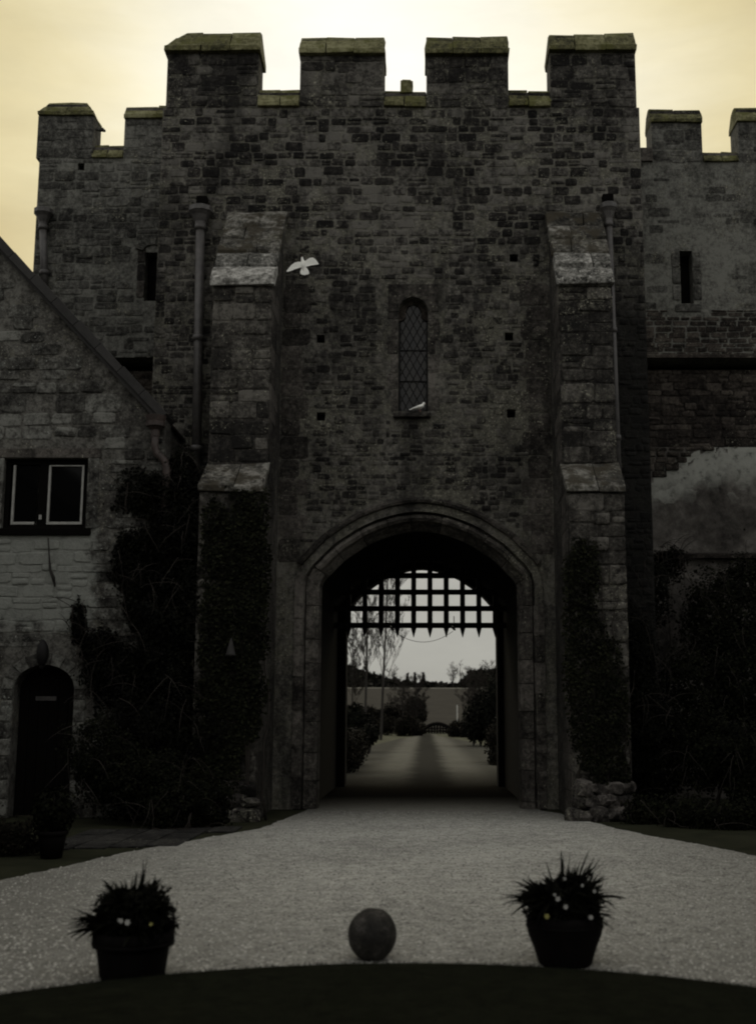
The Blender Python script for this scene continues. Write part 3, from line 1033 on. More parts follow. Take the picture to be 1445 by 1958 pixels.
arch_blocks(gate_in, [(0.44, TY + 0.02), (0.455, TY - 0.075), (0.50, TY - 0.09), (0.555, TY - 0.03), (0.575, TY + 0.02)], 0.5, 0.55, M['dressed'], 'hood_stone', tower, zmin=GZS + 0.12)

# lancet window
cxl = (LX0 + LX1) / 2
sur = []
zq = LZ0
i = 0
while zq < LZS - 0.05:
    h = [0.42, 0.30, 0.36, 0.28, 0.40, 0.31][i % 6]
    h = min(h, LZS - zq)
    for s in (-1, 1):
        wd = 0.21 if (i + (s > 0)) % 2 else 0.14
        x = LX0 - wd / 2 if s < 0 else LX1 + wd / 2
        lay([(x, zq + h / 2, wd - 0.008, h - 0.012)], TY, tower, M['arch_stone'], 1, (0.006, 0.012), name='window_jamb_stone', seed=300 + i * 2 + (s > 0))
    zq += h
    i += 1
win = tag(empty('lancet_window', (cxl, TY + 0.2, LZ0)))
win.parent = tower
win.matrix_parent_inverse = Matrix.Translation(-Vector(tower.location))
# round head cut from two stones
for s in (-1, 1):
    inner = [(cxl + s * (0.275 * math.sin(th)), LZS + 0.285 * math.cos(th)) for th in [math.pi / 2 * i / 8 for i in range(9)]]
    poly = inner + [(cxl + s * 0.47, LZS), (cxl + s * 0.47, LZT + 0.24), (cxl, LZT + 0.24)]
    vs = [(x, TY - 0.02, z) for x, z in poly] + [(x, TY + 0.05, z) for x, z in poly]
    m_ = len(poly)
    MB().add(vs, [tuple(range(m_)) if s < 0 else tuple(reversed(range(m_)))] + [(i, (i + 1) % m_, m_ + (i + 1) % m_, m_ + i) for i in range(m_)]).build('window_head_stone', M['dressed'], tower)
# inner cusped shoulders
YG = TY + 0.22
for s in (-1, 1):
    poly = [(cxl + s * 0.276, LZS + 0.30), (cxl, LZS + 0.30), (cxl, LZS + 0.21), (cxl + s * 0.10, LZS + 0.17), (cxl + s * 0.15, LZS + 0.06), (cxl + s * 0.14, LZS - 0.04), (cxl + s * 0.19, LZS - 0.10), (cxl + s * 0.276, LZS - 0.14)]
    vs = [(x, YG - 0.05, z) for x, z in poly] + [(x, YG + 0.03, z) for x, z in poly]
    m_ = len(poly)
    MB().add(vs, [tuple(range(m_)) if s > 0 else tuple(reversed(range(m_)))] + [(i, (i + 1) % m_, m_ + (i + 1) % m_, m_ + i) for i in range(m_)]).build('window_cusp', M['brown'], win)
MB().box(LX0 - .01, LX0 + 0.035, YG - 0.03, YG + 0.04, LZ0, LZS + 0.02).build('window_frame', M['iron'], win)
MB().box(LX1 - 0.035, LX1 + .01, YG - 0.03, YG + 0.04, LZ0, LZS + 0.02).build('window_frame', M['iron'], win)
# diamond quarries of old glass between lead cames
DX, DZ = 0.1375, 0.262
wz0, wz1 = LZ0 + 0.02, LZS + 0.25
rsd = random.Random(4)
nq = 0
for r_ in range(-1, 18):
    for c_ in range(-1, 6):
        cx_ = LX0 + 0.0 + (c_ + (0.5 if r_ % 2 else 0.0)) * DX * 1.0
        cz_ = wz0 + r_ * DZ / 2
        pts = []
        for dx, dz in ((0, -DZ / 2), (DX / 2, 0), (0, DZ / 2), (-DX / 2, 0)):
            pts.append((min(max(cx_ + dx * 0.94, LX0 + 0.034), LX1 - 0.034), min(max(cz_ + dz * 0.94, wz0), wz1)))
        area = abs(sum(pts[i][0] * pts[(i + 1) % 4][1] - pts[(i + 1) % 4][0] * pts[i][1] for i in range(4))) / 2
        if area < 0.003 or cz_ > wz1:
            continue
        ty, tz = rsd.uniform(-0.012, 0.012), rsd.uniform(-0.02, 0.02)
        vs = [(x, YG + (x - cx_) * ty * 4 + (z - cz_) * tz, z) for x, z in pts]
        MB().add(vs, [(0, 1, 2, 3)]).build('pane', M['glass'], win)
        nq += 1
slope = DZ / DX
for s in (-1, 1):
    k = -12
    while k < 24:
        # line through (LX0, zc) with slope +-slope
        zc = wz0 + (k + 0.5) * DZ / 1.0 * 0.5 * 2 / 2 + (DZ / 4)
        zc = wz0 + k * DZ + DZ / 2
        seg = []
        for x in (LX0 + 0.03, LX1 - 0.03):
            seg.append((x, zc + s * slope * (x - LX0)))
        (xa, za), (xb, zb) = seg
        def clipz(x0, z0, x1, z1, zl, hi):
            t = (zl - z0) / (z1 - z0)
            return (x0 + (x1 - x0) * t, zl)
        lo, hi = wz0, wz1
        if max(za, zb) > lo and min(za, zb) < hi:
            pa, pb = (xa, za), (xb, zb)
            if pa[1] < lo: pa = clipz(xa, za, xb, zb, lo, False)
            if pb[1] < lo: pb = clipz(xa, za, xb, zb, lo, False)
            if pa[1] > hi: pa = clipz(xa, za, xb, zb, hi, False)
            if pb[1] > hi: pb = clipz(xa, za, xb, zb, hi, False)
            if math.dist(pa, pb) > 0.05:
                MB().tube([(pa[0], YG - 0.012 - 0.004 * s, pa[1]), (pb[0], YG - 0.012 - 0.004 * s, pb[1])], 0.0075, 4).build('lead_came', M['iron'], win)
        k += 1
for z in (LZ0 + 0.62, LZ0 + 1.22):
    MB().tube([(LX0 + .02, YG - 0.03, z), (LX1 - .02, YG - 0.03, z)], 0.009, 6).build('saddle_bar', M['iron'], win)
MB().prism_x([(TY - 0.12, LZ0 - 0.13), (TY - 0.12, LZ0 - 0.06), (TY + 0.2, LZ0 + 0.012), (TY + 0.2, LZ0 - 0.13)], LX0 - 0.09, LX1 + 0.06, 0.008).build('window_sill', M['dressed'], tower, bevel=0.012)

# merlons with weathered copings
def coping_prof(y0, z0, d, h, lip=0.10):
    return [(y0 - lip, z0), (y0 - lip, z0 + h * 0.20), (y0 - lip + 0.05, z0 + h * 0.27), (y0 - lip + 0.11, z0 + h * 0.55), (y0 - lip + 0.15, z0 + h * 0.60), (y0 + 0.12, z0 + h * 0.90), (y0 + d / 2, z0 + h),
            (y0 + d - 0.12, z0 + h * 0.86), (y0 + d + lip, z0 + h * 0.24), (y0 + d + lip, z0)]


def coping(parent, x0, x1, y0, z0, d, h, mat, n_st, hip_l=0.0, hip_r=0.0, lip=0.13, over=0.02, name='coping_stone'):
    MB().box(x0 + 0.001 + hip_l * 0.72, x1 - 0.001 - hip_r * 0.72, y0 + 0.06, y0 + d - 0.06, z0 + 0.001, z0 + h * 0.72).build('coping_bed', M['dressed'], parent)
    cuts = [x0 - over]
    for i in range(1, n_st):
        cuts.append(x0 + (x1 - x0) * (i + random.uniform(-0.15, 0.15)) / n_st)
    cuts.append(x1 + over)
    for i in range(n_st):
        mb = MB().prism_x(coping_prof(y0, z0 + random.uniform(-0.008, 0.008), d, h * random.uniform(0.95, 1.04), lip), cuts[i] + 0.006, cuts[i + 1] - 0.006, 0.012)
        prof_n = len(mb.v) // 2
        for q, (x, y, z) in enumerate(mb.v):
            f = max(0.0, (z - z0 - h * 0.2) / (h * 0.8))
            if q < prof_n and i == 0 and hip_l:
                mb.v[q] = (x + hip_l * f, y, z)
            if q >= prof_n and i == n_st - 1 and hip_r:
                mb.v[q] = (x - hip_r * f, y, z)
        mb.build(name, mat, parent, bevel=0.014)


merl = []
for (a, b) in ((318, 493), (573, 734), (815, 972), (1052, 1216)):
    merl.append((X_(a, TY, 180), X_(b, TY, 180)))
for i, (x0, x1) in enumerate(merl):
    top = Z_((97, 101, 102, 95)[i], TY - 0.1)
    me_ = MB().box(x0, x1, TY - 0.004, TY + 0.596, SILLB + 0.002, top).build('merlon', M['tower_mortar'], tower)
    ms = courses(x0, x1, SILLB, top, (0.18, 0.30), (0.22, 0.5), 40 + i)
    lay(ms, TY - 0.004, me_, M['tower'], 12, (0.006, 0.022), seed=50 + i)
    coping(me_, x0, x1, TY, top + 0.002, 0.6, Z_((57, 64, 64, 58)[i], TY + 0.1) - top, M['coping'], 3, hip_l=0.40 if i == 0 else 0.03, hip_r=0.03, over=0.03 if i else 0.05)
for i in range(3):
    xa, xb = merl[i][1] + 0.004, merl[i + 1][0] - 0.004
    coping(tower, xa, xb, TY, SILLB + 0.004, 0.6, SILLT - SILLB, M['coping'], 2, over=0.003, lip=0.08, name='embrasure_coping')
xs = X_(777, TY, 165)
MB().box(xs - 0.12, xs + 0.12, TY + 0.02, TY + 0.26, SILLT - 0.14, SILLT + 0.10, 0.012).box(xs - 0.09, xs + 0.09, TY + 0.05, TY + 0.23, SILLT + 0.095, SILLT + 0.15, 0.008).build('stub_stone', M['coping'], tower, bevel=0.012)

# buttresses
def buttress(x0, x1, side, seed):
    YU, YL = 20.0, 19.35
    zt, zs = 10.95, 9.02
    z2t, z2b = Z_(893, YU), Z_(938, YL)
    bt = MB()
    bt.prism_x([(TY - 0.002, 0), (YL, 0), (YL, z2b), (YU, z2t), (YU, zs), (TY - 0.002, zt)], x0, x1)
    b = bt.build('buttress', M['buttress'], tower)
    b['label'] = 'stepped stone buttress on the ' + ('ivy covered side by the stone house' if side < 0 else 'side with the pale drainpipe')
    lay(courses(x0, x1, z2t + 0.05, zs - 0.06, (0.2, 0.36), (0.3, 0.62), seed), YU, b, M['buttress'], 24, (0.01, 0.032), seed=seed)
    lay(courses(x0, x1, 0.7, z2b - 0.04, (0.2, 0.36), (0.3, 0.62), seed + 1), YL, b, M['buttress'], 22, (0.01, 0.032), seed=seed + 1)
    # inner flank blocks, long and short
    fx = x1 if side < 0 else x0
    rs = random.Random(seed)
    z = 0.1
    while z < zs - 0.2:
        h = rs.uniform(0.26, 0.42)
        yb = YU if z > z2b else YL
        d = rs.uniform(0.55, 1.0)
        s_ = 0.014 * (1 if side < 0 else -1)
        MB().box(min(fx, fx + s_), max(fx, fx + s_), yb + 0.01, yb + d, z, z + h - 0.015, 0.003).build('flank_stone', M['dressed'], b)
        z += h
    # weathering slabs
    n_s = 5
    dy, dz = (TY - YU) / n_s, (zt - zs) / n_s
    ov = 0.05
    for i in range(n_s):
        ya, za = YU + dy * i, zs + dz * i
        lip = 0.10 if i == 0 else 0.045
        th = 0.10
        mat = M['cap_light'] if i in (0, 1) else M['cap_dark']
        cuts = [x0 - ov, (x0 + x1) / 2 + rs.uniform(-0.2, 0.2), x1 + ov] if i else [x0 - ov, x1 + ov]
        for a, c in zip(cuts, cuts[1:]):
            MB().prism_x([(ya - lip, za - 0.02), (ya - lip, za + th), (ya + dy * 0.45, za + dz * 0.62 + th), (ya + dy + 0.04, za + dz + th), (ya + dy + 0.04, za + dz - 0.06), (ya + 0.02, za - 0.02)], a + 0.005, c - 0.005, 0.026).build('weathering_stone', mat, b, bevel=0.02)
    cuts = [x0 - 0.03, x0 + (x1 - x0) * 0.55, x1 + 0.03]
    for a, c in zip(cuts, cuts[1:]):
        MB().prism_x([(YL - 0.07, z2b - 0.02), (YL - 0.07, z2b + 0.07), (YU + 0.03, z2t + 0.08), (YU + 0.03, z2t - 0.05), (YL + 0.02, z2b - 0.02)], a + 0.005, c - 0.005, 0.014).build('weathering_stone', M['cap_dark'], b, bevel=0.015)
    # rough plinth boulders
    for i in range(15):
        lev = i // 5
        sx = (1 if side < 0 else -1)
        xx = (x1 if side < 0 else x0) - sx * (0.02 + 0.19 * (i % 5) + rs.uniform(-0.06, 0.06)) - sx * 0.05 * lev
        rr_ = Vector((rs.uniform(0.13, 0.21), rs.uniform(0.12, 0.2), rs.uniform(0.09, 0.16)))
        cc_ = Vector((xx, YL - 0.10 + 0.05 * lev, 0.08 + 0.20 * lev + rs.uniform(-0.03, 0.03)))
        bm_ = bmesh.new()
        bmesh.ops.create_icosphere(bm_, subdivisions=2, radius=1.0)
        for v_ in bm_.verts:
            q_ = v_.co.copy()
            k_ = 1 + 0.28 * mnoise.noise(q_ * 1.3 + Vector((i * 3.7, side * 5, 0))) + 0.10 * mnoise.noise(q_ * 4 + Vector((i, 0, 9)))
            q_ = Vector([math.copysign(abs(c_) ** 0.75, c_) for c_ in q_]) * k_
            v_.co = Vector((q_.x * rr_.x, q_.y * rr_.y, q_.z * rr_.z)) + cc_
        me_r = bpy.data.meshes.new('plinth_stone')
        bm_.to_mesh(me_r); bm_.free()
        link('plinth_stone', me_r, M['plinth'], b)
    return b


buttress(*BUTL, -1, 60)
buttress(*BUTR, 1, 64)

# ------------------------------------------------------------------ portcullis
pc = thing('portcullis', 'raised dark portcullis grating with pointed feet hanging under the rear arch', 'portcullis', (-0.07, 27.3, 3.4))
PY = 27.3
for i in range(11):
    px_ = 666 + (946.5 - 666) * (i - 0) / 9 if True else 0
    x = X_(666 + 31.17 * (i - 0), PY, 1190) if i < 10 else X_(666 - 31.17, PY, 1190)
    zb = Z_(1199, PY)
    MB().box(x - 0.057, x + 0.057, PY - 0.05, PY + 0.05, zb - 0.02, 6.2, 0.003).build('upright_bar', M['iron'], pc, bevel=0.006)
    ztip = Z_(1219, PY)
    MB().add([(x - 0.07, PY - 0.05, zb), (x + 0.07, PY - 0.05, zb), (x + 0.07, PY + 0.05, zb), (x - 0.07, PY + 0.05, zb), (x - 0.006, PY - 0.006, ztip), (x + 0.006, PY - 0.006, ztip), (x + 0.006, PY + 0.006, ztip), (x - 0.006, PY + 0.006, ztip)],
             [(0, 1, 5, 4), (1, 2, 6, 5), (2, 3, 7, 6), (3, 0, 4, 7), (4, 5, 6, 7), (3, 2, 1, 0)]).build('spike', M['iron'], pc)
for py in (1196.5, 1164.5, 1133, 1101.5, 1070):
    z = Z_(py, PY)
    MB().box(-2.15, 2.0, PY - 0.085, PY - 0.052, z - 0.062, z + 0.062, 0.003).build('cross_bar', M['iron'], pc, bevel=0.006)
for i in range(10):
    x = X_(666 + 31.17 * i, PY, 1190)
    for py in (1196.5, 1164.5, 1133, 1101.5):
        z = Z_(py, PY)
        MB().lathe([(0.022, 0), (0.018, 0.012), (0.004, 0.02)], 8).build('stud', M['iron'], pc)
        o = COL.objects[-1] if False else bpy.data.objects[-1] if False else None
# studs were made at the origin: place them
_st = [c for c in pc.children if c.name.startswith('stud')]
_k = 0
for i in range(10):
    x = X_(666 + 31.17 * i, PY, 1190)
    for py in (1196.5, 1164.5, 1133, 1101.5):
        o = _st[_k]; _k += 1
        o.rotation_euler = (math.pi / 2, 0, 0)
        o.location = (x, PY - 0.085, Z_(py, PY))

cb = thing('hanging_cable', 'thin sagging cable slung below the portcullis spikes', 'cable', tuple(P(806, 1200, 27.0)))
pts = []
for i in range(17):
    t = i / 16
    px_ = 752 + (866 - 752) * t
    py_ = 1207 + 21 * (1 - (2 * t - 1) ** 2)
    pts.append(P(px_, py_, 27.0))
MB().tube(pts, 0.006, 5).build('wire', M['iron'], cb, True)
for px_ in (750, 868):
    c = P(px_, 1203, 27.0)
    MB().tube([c + Vector((-0.05, 0.1, 0.06)), c, c + Vector((0.03, 0, -0.03))], [0.03, 0.03, 0.012], 8).build('clip', M['iron'], cb, True)
    MB().tube([c, c + Vector((0, 0.12, 0.10)), c + Vector((0, 0.14, 0.30))], 0.01, 6).build('hook', M['iron'], cb)

# ------------------------------------------------------------------ drainpipes
def drainpipe(name, label, top, bot, Y, r, mat, hopper=True, brackets=(), swan=None):
    t = thing(name, label, 'drainpipe', (bot.x, Y, bot.z), 'drainpipes on the walls')
    MB().tube([top, top.lerp(bot, 0.5), bot], r, 12).build('pipe', mat, t, True)
    for f in brackets:
        c = top.lerp(bot, f)
        MB().tube([c + Vector((0, 0, 0.05)), c + Vector((0, 0, -0.05))], r * 1.28, 12).build('collar', mat, t, True)
        MB().box(c.x - 0.13, c.x + 0.13, c.y - 0.012 + r, c.y + 0.02 + r, c.z - 0.03, c.z + 0.03).build('bracket', M['iron'], t)
    if hopper:
        MB().lathe([(r * 1.15, -0.02), (r * 1.2, 0.07), (r * 1.9, 0.20), (r * 2.5, 0.26), (r * 2.7, 0.27), (r * 2.7, 0.36), (r * 2.45, 0.37), (r * 2.3, 0.30)], 10, top.x, top.y, top.z).build('hopper_head', mat, t, False)
    return t


pl_t, pl_b = P(383, 432, 21.32), P(374, 930, 21.32)
drainpipe('drainpipe', 'tall grey drainpipe left of the ivied buttress on the gatehouse', pl_t, pl_b, 21.32, 0.085, M['pipe'], True, (0.005, 0.44, 0.86))
MB().box(pl_t.x - 0.1, pl_t.x + 0.1, 21.35, 21.52, pl_t.z + 0.34, pl_t.z + 0.62).build('gargoyle_spout', M['void'], tower)
pr_t, pr_b = P(1165, 425, 21.0), P(1189, 1040, 19.6)
pr_t, pr_b = P(1164, 425, 21.34), P(1187, 1050, 21.34)
drainpipe('drainpipe', 'slim pale drainpipe beside the right hand buttress of the gatehouse', pr_t, pr_b, 21.34, 0.06, M['pipe'], True, (0.005, 0.34, 0.67))
MB().box(pr_t.x - 0.1, pr_t.x + 0.1, 21.35, 21.52, pr_t.z + 0.30, pr_t.z + 0.58).build('gargoyle_spout', M['void'], tower)

# ------------------------------------------------------------------ left wing
LY = 24.0
lwx0, lwx1 = X_(70, LY, 400), TX0 + 0.3
zl_led = Z_(683, LY)
lw = thing('castle_wing', 'lower battlemented wing behind the stone gable, with a hooded slit window', 'castle wing', (-6.5, LY, 0))
zsb = Z_(302, LY)
slx0, slx1 = X_(277, LY, 520), X_(304, LY, 520)
slz0, slz1 = Z_(575, LY), Z_(482, LY)
hx, hz_ = X_(155, LY, 318), Z_(318, LY)
slab('wall', rect(lwx0, lwx1, zl_led, zsb), [(rect(slx0, slx1, slz0, slz1), 0.4), (rect(hx - .07, hx + .07, hz_ - .08, hz_ + .08), 0.35)], LY, LY + 0.7, M['wing_mortar'], lw)
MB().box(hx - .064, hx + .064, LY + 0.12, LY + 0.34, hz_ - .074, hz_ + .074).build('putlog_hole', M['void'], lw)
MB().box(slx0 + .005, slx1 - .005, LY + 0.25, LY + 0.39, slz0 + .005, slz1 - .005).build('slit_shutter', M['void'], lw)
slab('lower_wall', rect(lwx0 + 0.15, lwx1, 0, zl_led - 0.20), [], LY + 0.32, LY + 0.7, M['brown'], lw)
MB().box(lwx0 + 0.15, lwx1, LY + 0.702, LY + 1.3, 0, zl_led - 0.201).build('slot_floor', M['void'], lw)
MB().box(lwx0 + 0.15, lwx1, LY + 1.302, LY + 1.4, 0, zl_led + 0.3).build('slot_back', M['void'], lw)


def lw_ok(x, z, w_, h):
    if x - w_ / 2 < slx1 + 0.16 and x + w_ / 2 > slx0 - 0.16 and z + h / 2 > slz0 - 0.1 and z - h / 2 < slz1 + 0.2:
        return False
    return not (abs(x - hx) < w_ / 2 + .07 and abs(z - hz_) < h / 2 + .08)


lay(courses(lwx0, lwx1, zl_led, zsb - 0.02, (0.13, 0.24), (0.2, 0.5), 71, lw_ok), LY, lw, M['wing'], 150, (0.004, 0.018), seed=71, skip=0.12)
lay(courses(lwx0 + .15, lwx1, zl_led - 2.2, zl_led - 0.22, (0.13, 0.22), (0.2, 0.5), 72), LY + 0.32, lw, M['brown'], 60, (0.006, 0.02), seed=72)
lay([((slx0 + slx1) / 2 + s * 0.23, slz0 + 0.25 + 0.38 * k, 0.16, 0.36) for s in (-1, 1) for k in range(3)], LY, lw, M['dressed'], 6, (0.02, 0.03), name='slit_jamb_stone', seed=73)
# relieving arch over the slit
hc = ((slx0 + slx1) / 2, slz1)
for i in range(7):
    a0, a1 = math.pi * (0.06 + 0.88 * i / 7), math.pi * (0.06 + 0.88 * (i + 1) / 7) - 0.04
    vs = []
    for y in (LY - 0.05, LY + 0.01):
        for (r_, a) in ((0.20, a0), (0.38, a0), (0.38, a1), (0.20, a1)):
            vs.append((hc[0] + r_ * math.cos(a), y, hc[1] + r_ * math.sin(a) * 0.8))
    MB().add(vs, [(0, 3, 2, 1), (0, 1, 5, 4), (1, 2, 6, 5), (2, 3, 7, 6), (3, 0, 4, 7)]).build('arch_stone', M['wing'], lw)
lm = [(X_(72, LY, 250), X_(178, LY, 250), 217, 187), (X_(238, LY, 250), lwx1 - 0.31, 222, 194)]
for i, (x0, x1, pb, pt) in enumerate(lm):
    top = Z_(pb, LY - 0.1)
    me_ = MB().box(x0, x1, LY - 0.004, LY + 0.6, zsb + 0.002, top).build('merlon', M['wing_mortar'], lw)
    lay(courses(x0, x1, zsb, top, (0.18, 0.3), (0.22, 0.5), 80 + i), LY - 0.004, me_, M['wing'], 10, (0.004, 0.016), seed=80 + i)
    coping(me_, x0, x1, LY, top + 0.002, 0.6, Z_(pt, LY) - top, M['coping'], 2, hip_l=0.22 if i == 0 else 0.0, hip_r=0.25 if i == 0 else 0.02, lip=0.07)
coping(lw, lm[0][1] + .004, lm[1][0] - .004, LY, zsb + 0.004, 0.6, Z_(270, LY) - zsb, M['coping'], 2, over=-0.004, lip=0.06, name='embrasure_coping')
MB().box(lwx0, lwx0 + 0.5, LY + 0.702, 30, 0, zsb + 0.4).build('side_wall', M['wing_mortar'], lw)
MB().box(lwx0 + 0.502, lwx1, LY + 0.702, 30, zsb - 0.8, zsb - 0.6).build('roof_deck', M['slate'], lw)
sp = P(180, 247, LY + 0.2)
MB().tube([sp, sp + Vector((0.10, 0, -0.01)), sp + Vector((0.17, 0, 0.0))], [0.03, 0.03, 0.05], 8).tube([sp + Vector((0.17, 0, 0)), sp + Vector((0.24, 0, -0.04))], [0.05, 0.025], 8).build('gargoyle_spout', M['wing'], lw, True)
a, b = P(82, 432, LY - 0.14), P(86, 560, LY - 0.14)
drainpipe('drainpipe', 'short grey drainpipe at the outer corner of the wing behind the gable', a, b, LY - 0.14, 0.075, M['pipe'], True, (0.02, 0.7))

# ------------------------------------------------------------------ right wing
RY = 24.0
rwx0, rwx1 = TX1 - 0.3, 11.0
zr_led = Z_(684, RY)
rsb = Z_(309, RY)
rw_ = thing('castle_wing', 'plain battlemented wing with one narrow slit window and flaking limewash low down', 'castle wing', (6.0, RY, 0))
rsx0, rsx1 = X_(1300, RY, 520), X_(1324, RY, 520)
rsz0, rsz1 = Z_(580, RY), Z_(479, RY)
slab('wall', rect(rwx0, rwx1, zr_led, rsb), [(rect(rsx0, rsx1, rsz0, rsz1), 0.45)], RY, RY + 0.7, M['wing_mortar'], rw_)
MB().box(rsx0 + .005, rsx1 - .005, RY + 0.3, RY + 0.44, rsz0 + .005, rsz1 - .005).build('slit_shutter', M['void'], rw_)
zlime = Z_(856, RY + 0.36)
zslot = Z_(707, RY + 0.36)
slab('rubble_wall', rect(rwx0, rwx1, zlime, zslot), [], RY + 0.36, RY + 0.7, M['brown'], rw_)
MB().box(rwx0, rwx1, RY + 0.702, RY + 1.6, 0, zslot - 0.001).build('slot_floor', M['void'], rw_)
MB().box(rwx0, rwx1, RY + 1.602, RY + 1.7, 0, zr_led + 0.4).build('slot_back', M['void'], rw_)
slab('limewashed_wall', rect(rwx0, rwx1, 0, zlime - 0.003), [], RY + 0.30, RY + 0.7, M['limewash'], rw_)


def rw_ok(x, z, w_, h):
    return not (x - w_ / 2 < rsx1 + 0.16 and x + w_ / 2 > rsx0 - 0.16 and z + h / 2 > rsz0 - 0.2 and z - h / 2 < rsz1 + 0.1)


zmid = Z_(592, RY)
lay(courses(rwx0, 7.6, zmid, rsb - 0.02, (0.14, 0.24), (0.22, 0.5), 91, rw_ok), RY, rw_, M['wing'], 50, (0.001, 0.005), seed=91, skip=0.72)
lay(courses(rwx0, 7.6, zr_led + 0.02, zmid, (0.08, 0.13), (0.16, 0.42), 92, rw_ok), RY, rw_, M['brown'], 70, (0.006, 0.02), seed=92)
lay(courses(rwx0, 7.6, zlime + 0.02, zslot - 0.02, (0.10, 0.18), (0.18, 0.46), 93), RY + 0.36, rw_, M['brown'], 70, (0.006, 0.025), seed=93)
def lime_ok(x, z, w_, h):
    f = (x - LIME[0]) / (LIME[2] - LIME[0])
    return z > LIME[1] + (LIME[3] - LIME[1]) * f + 0.22 + 0.18 * mnoise.noise(Vector((x * 3, z * 3, 1)))


lay(courses(rwx0, X_(1372, 24.3), LIME[1], zlime, (0.10, 0.18), (0.18, 0.42), 97, lime_ok), RY + 0.30, rw_, M['brown'], 20, (0.02, 0.06), seed=97)
lay([((rsx0 + rsx1) / 2 + s * 0.22, rsz0 + 0.24 + 0.36 * k, 0.17, 0.34) for s in (-1, 1) for k in range(3)] + [((rsx0 + rsx1) / 2, rsz0 - 0.1, 0.56, 0.17)], RY, rw_, M['wing'], 7, (0.015, 0.025), name='slit_jamb_stone', seed=94)
MB().prism_x([(RY - 0.03, zr_led - 0.002), (RY - 0.03, zr_led + 0.06), (RY + 0.02, zr_led + 0.10), (RY + 0.02, zr_led - 0.002)], rwx0 + 0.5, rwx1, 0.006).build('string_course', M['brown'], rw_)
zl2 = Z_(1056, RY)
MB().prism_x([(RY + 0.12, zl2 - 0.10), (RY + 0.12, zl2 - 0.02), (RY + 0.31, zl2 + 0.03), (RY + 0.31, zl2 - 0.10)], rwx0 + 0.4, rwx1, 0.006).build('string_course', M['brown'], rw_)
rm = [(X_(1245, RY, 250), X_(1341, RY, 250), 230, 199), (X_(1410, RY, 250), X_(1510, RY, 250), 228, 196), (8.0, 9.1, 230, 198)]
for i, (x0, x1, pb, pt) in enumerate(rm):
    top = Z_(pb, RY - 0.1)
    me_ = MB().box(x0, x1, RY - 0.004, RY + 0.6, rsb + 0.002, top).build('merlon', M['wing_mortar'], rw_)
    lay(courses(x0, x1, rsb, top, (0.18, 0.3), (0.22, 0.5), 95 + i), RY - 0.004, me_, M['wing'], 10, (0.003, 0.012), seed=95 + i)
    coping(me_, x0, x1, RY, top + 0.002, 0.6, Z_(pt, RY) - top, M['coping'], 2, lip=0.07)
    if i:
        coping(rw_, rm[i - 1][1] + .004, x0 - .004, RY, rsb + 0.004, 0.6, Z_(283, RY) - rsb, M['coping'], 2, over=-0.004, lip=0.06, name='embrasure_coping')
MB().box(rwx0 + 0.35, rm[0][0] - 0.003, RY - 0.06, RY + 0.6, rsb + 0.003, Z_(284, RY)).build('embrasure_coping', M['dressed'], rw_)
MB().box(rwx0 + 0.5, rwx1, RY + 0.702, 30, rsb - 0.8, rsb - 0.6).build('roof_deck', M['slate'], rw_)

# ------------------------------------------------------------------ stone house on the left
HY = 19.8
house = thing('stone_house', 'stone house with a steep gable edge, a casement window and a dark arched door', 'house', (-6.3, HY, 0))
e0, e1 = P(0, 478, HY), P(300, 795, HY)
sl = (e0.z - e1.z) / (e0.x - e1.x)
hx1 = X_(312, HY, 900)
ridge_x = -9.6
zr = e1.z + sl * (ridge_x - e1.x)
hx0 = 2 * ridge_x - e1.x
wx0, wx1, wz0_, wz1_ = X_(5, HY, 940), X_(166, HY, 940), Z_(1010, HY), Z_(876, HY)
dx0, dx1, dzs, dzt = X_(22, HY, 1400), X_(138, HY, 1400), Z_(1318, HY), Z_(1272, HY)
dcx, da = (dx0 + dx1) / 2, (dx1 - dx0) / 2
door_loop = [(dx0, 0.0)] + [(dcx - da * math.cos(th), dzs + (dzt - dzs) * math.sin(th)) for th in [math.pi * i / 14 for i in range(15)]] + [(dx1, 0.0)]
hout = [(hx0, 0.0)] + door_loop + [(hx1, 0.0), (hx1, e1.z - 0.03), (ridge_x, zr + 0.02), (hx0, e1.z - 0.03)]
slab('wall', hout, [(rect(wx0, wx1, wz0_, wz1_), 0.24)], HY, HY + 0.5, M['house_mortar'], house)
MB().box(hx1 - 0.45, hx1, HY + 0.502, 23.9, 0, e1.z - 0.2).build('side_wall', M['house_mortar'], house)


def house_ok(x, z, w_, h):
    x0, x1, z0, z1 = x - w_ / 2, x + w_ / 2, z - h / 2, z + h / 2
    if z1 > e1.z + sl * (x1 - e1.x) - 0.2:
        return False
    if x0 < wx1 + 0.2 and x1 > wx0 - 0.2 and z1 > wz0_ - 0.14 and z0 < wz1_ + 0.18:
        return False
    if x0 < dx1 + 0.22 and x1 > dx0 - 0.22 and z0 < dzt + 0.24:
        return False
    return True


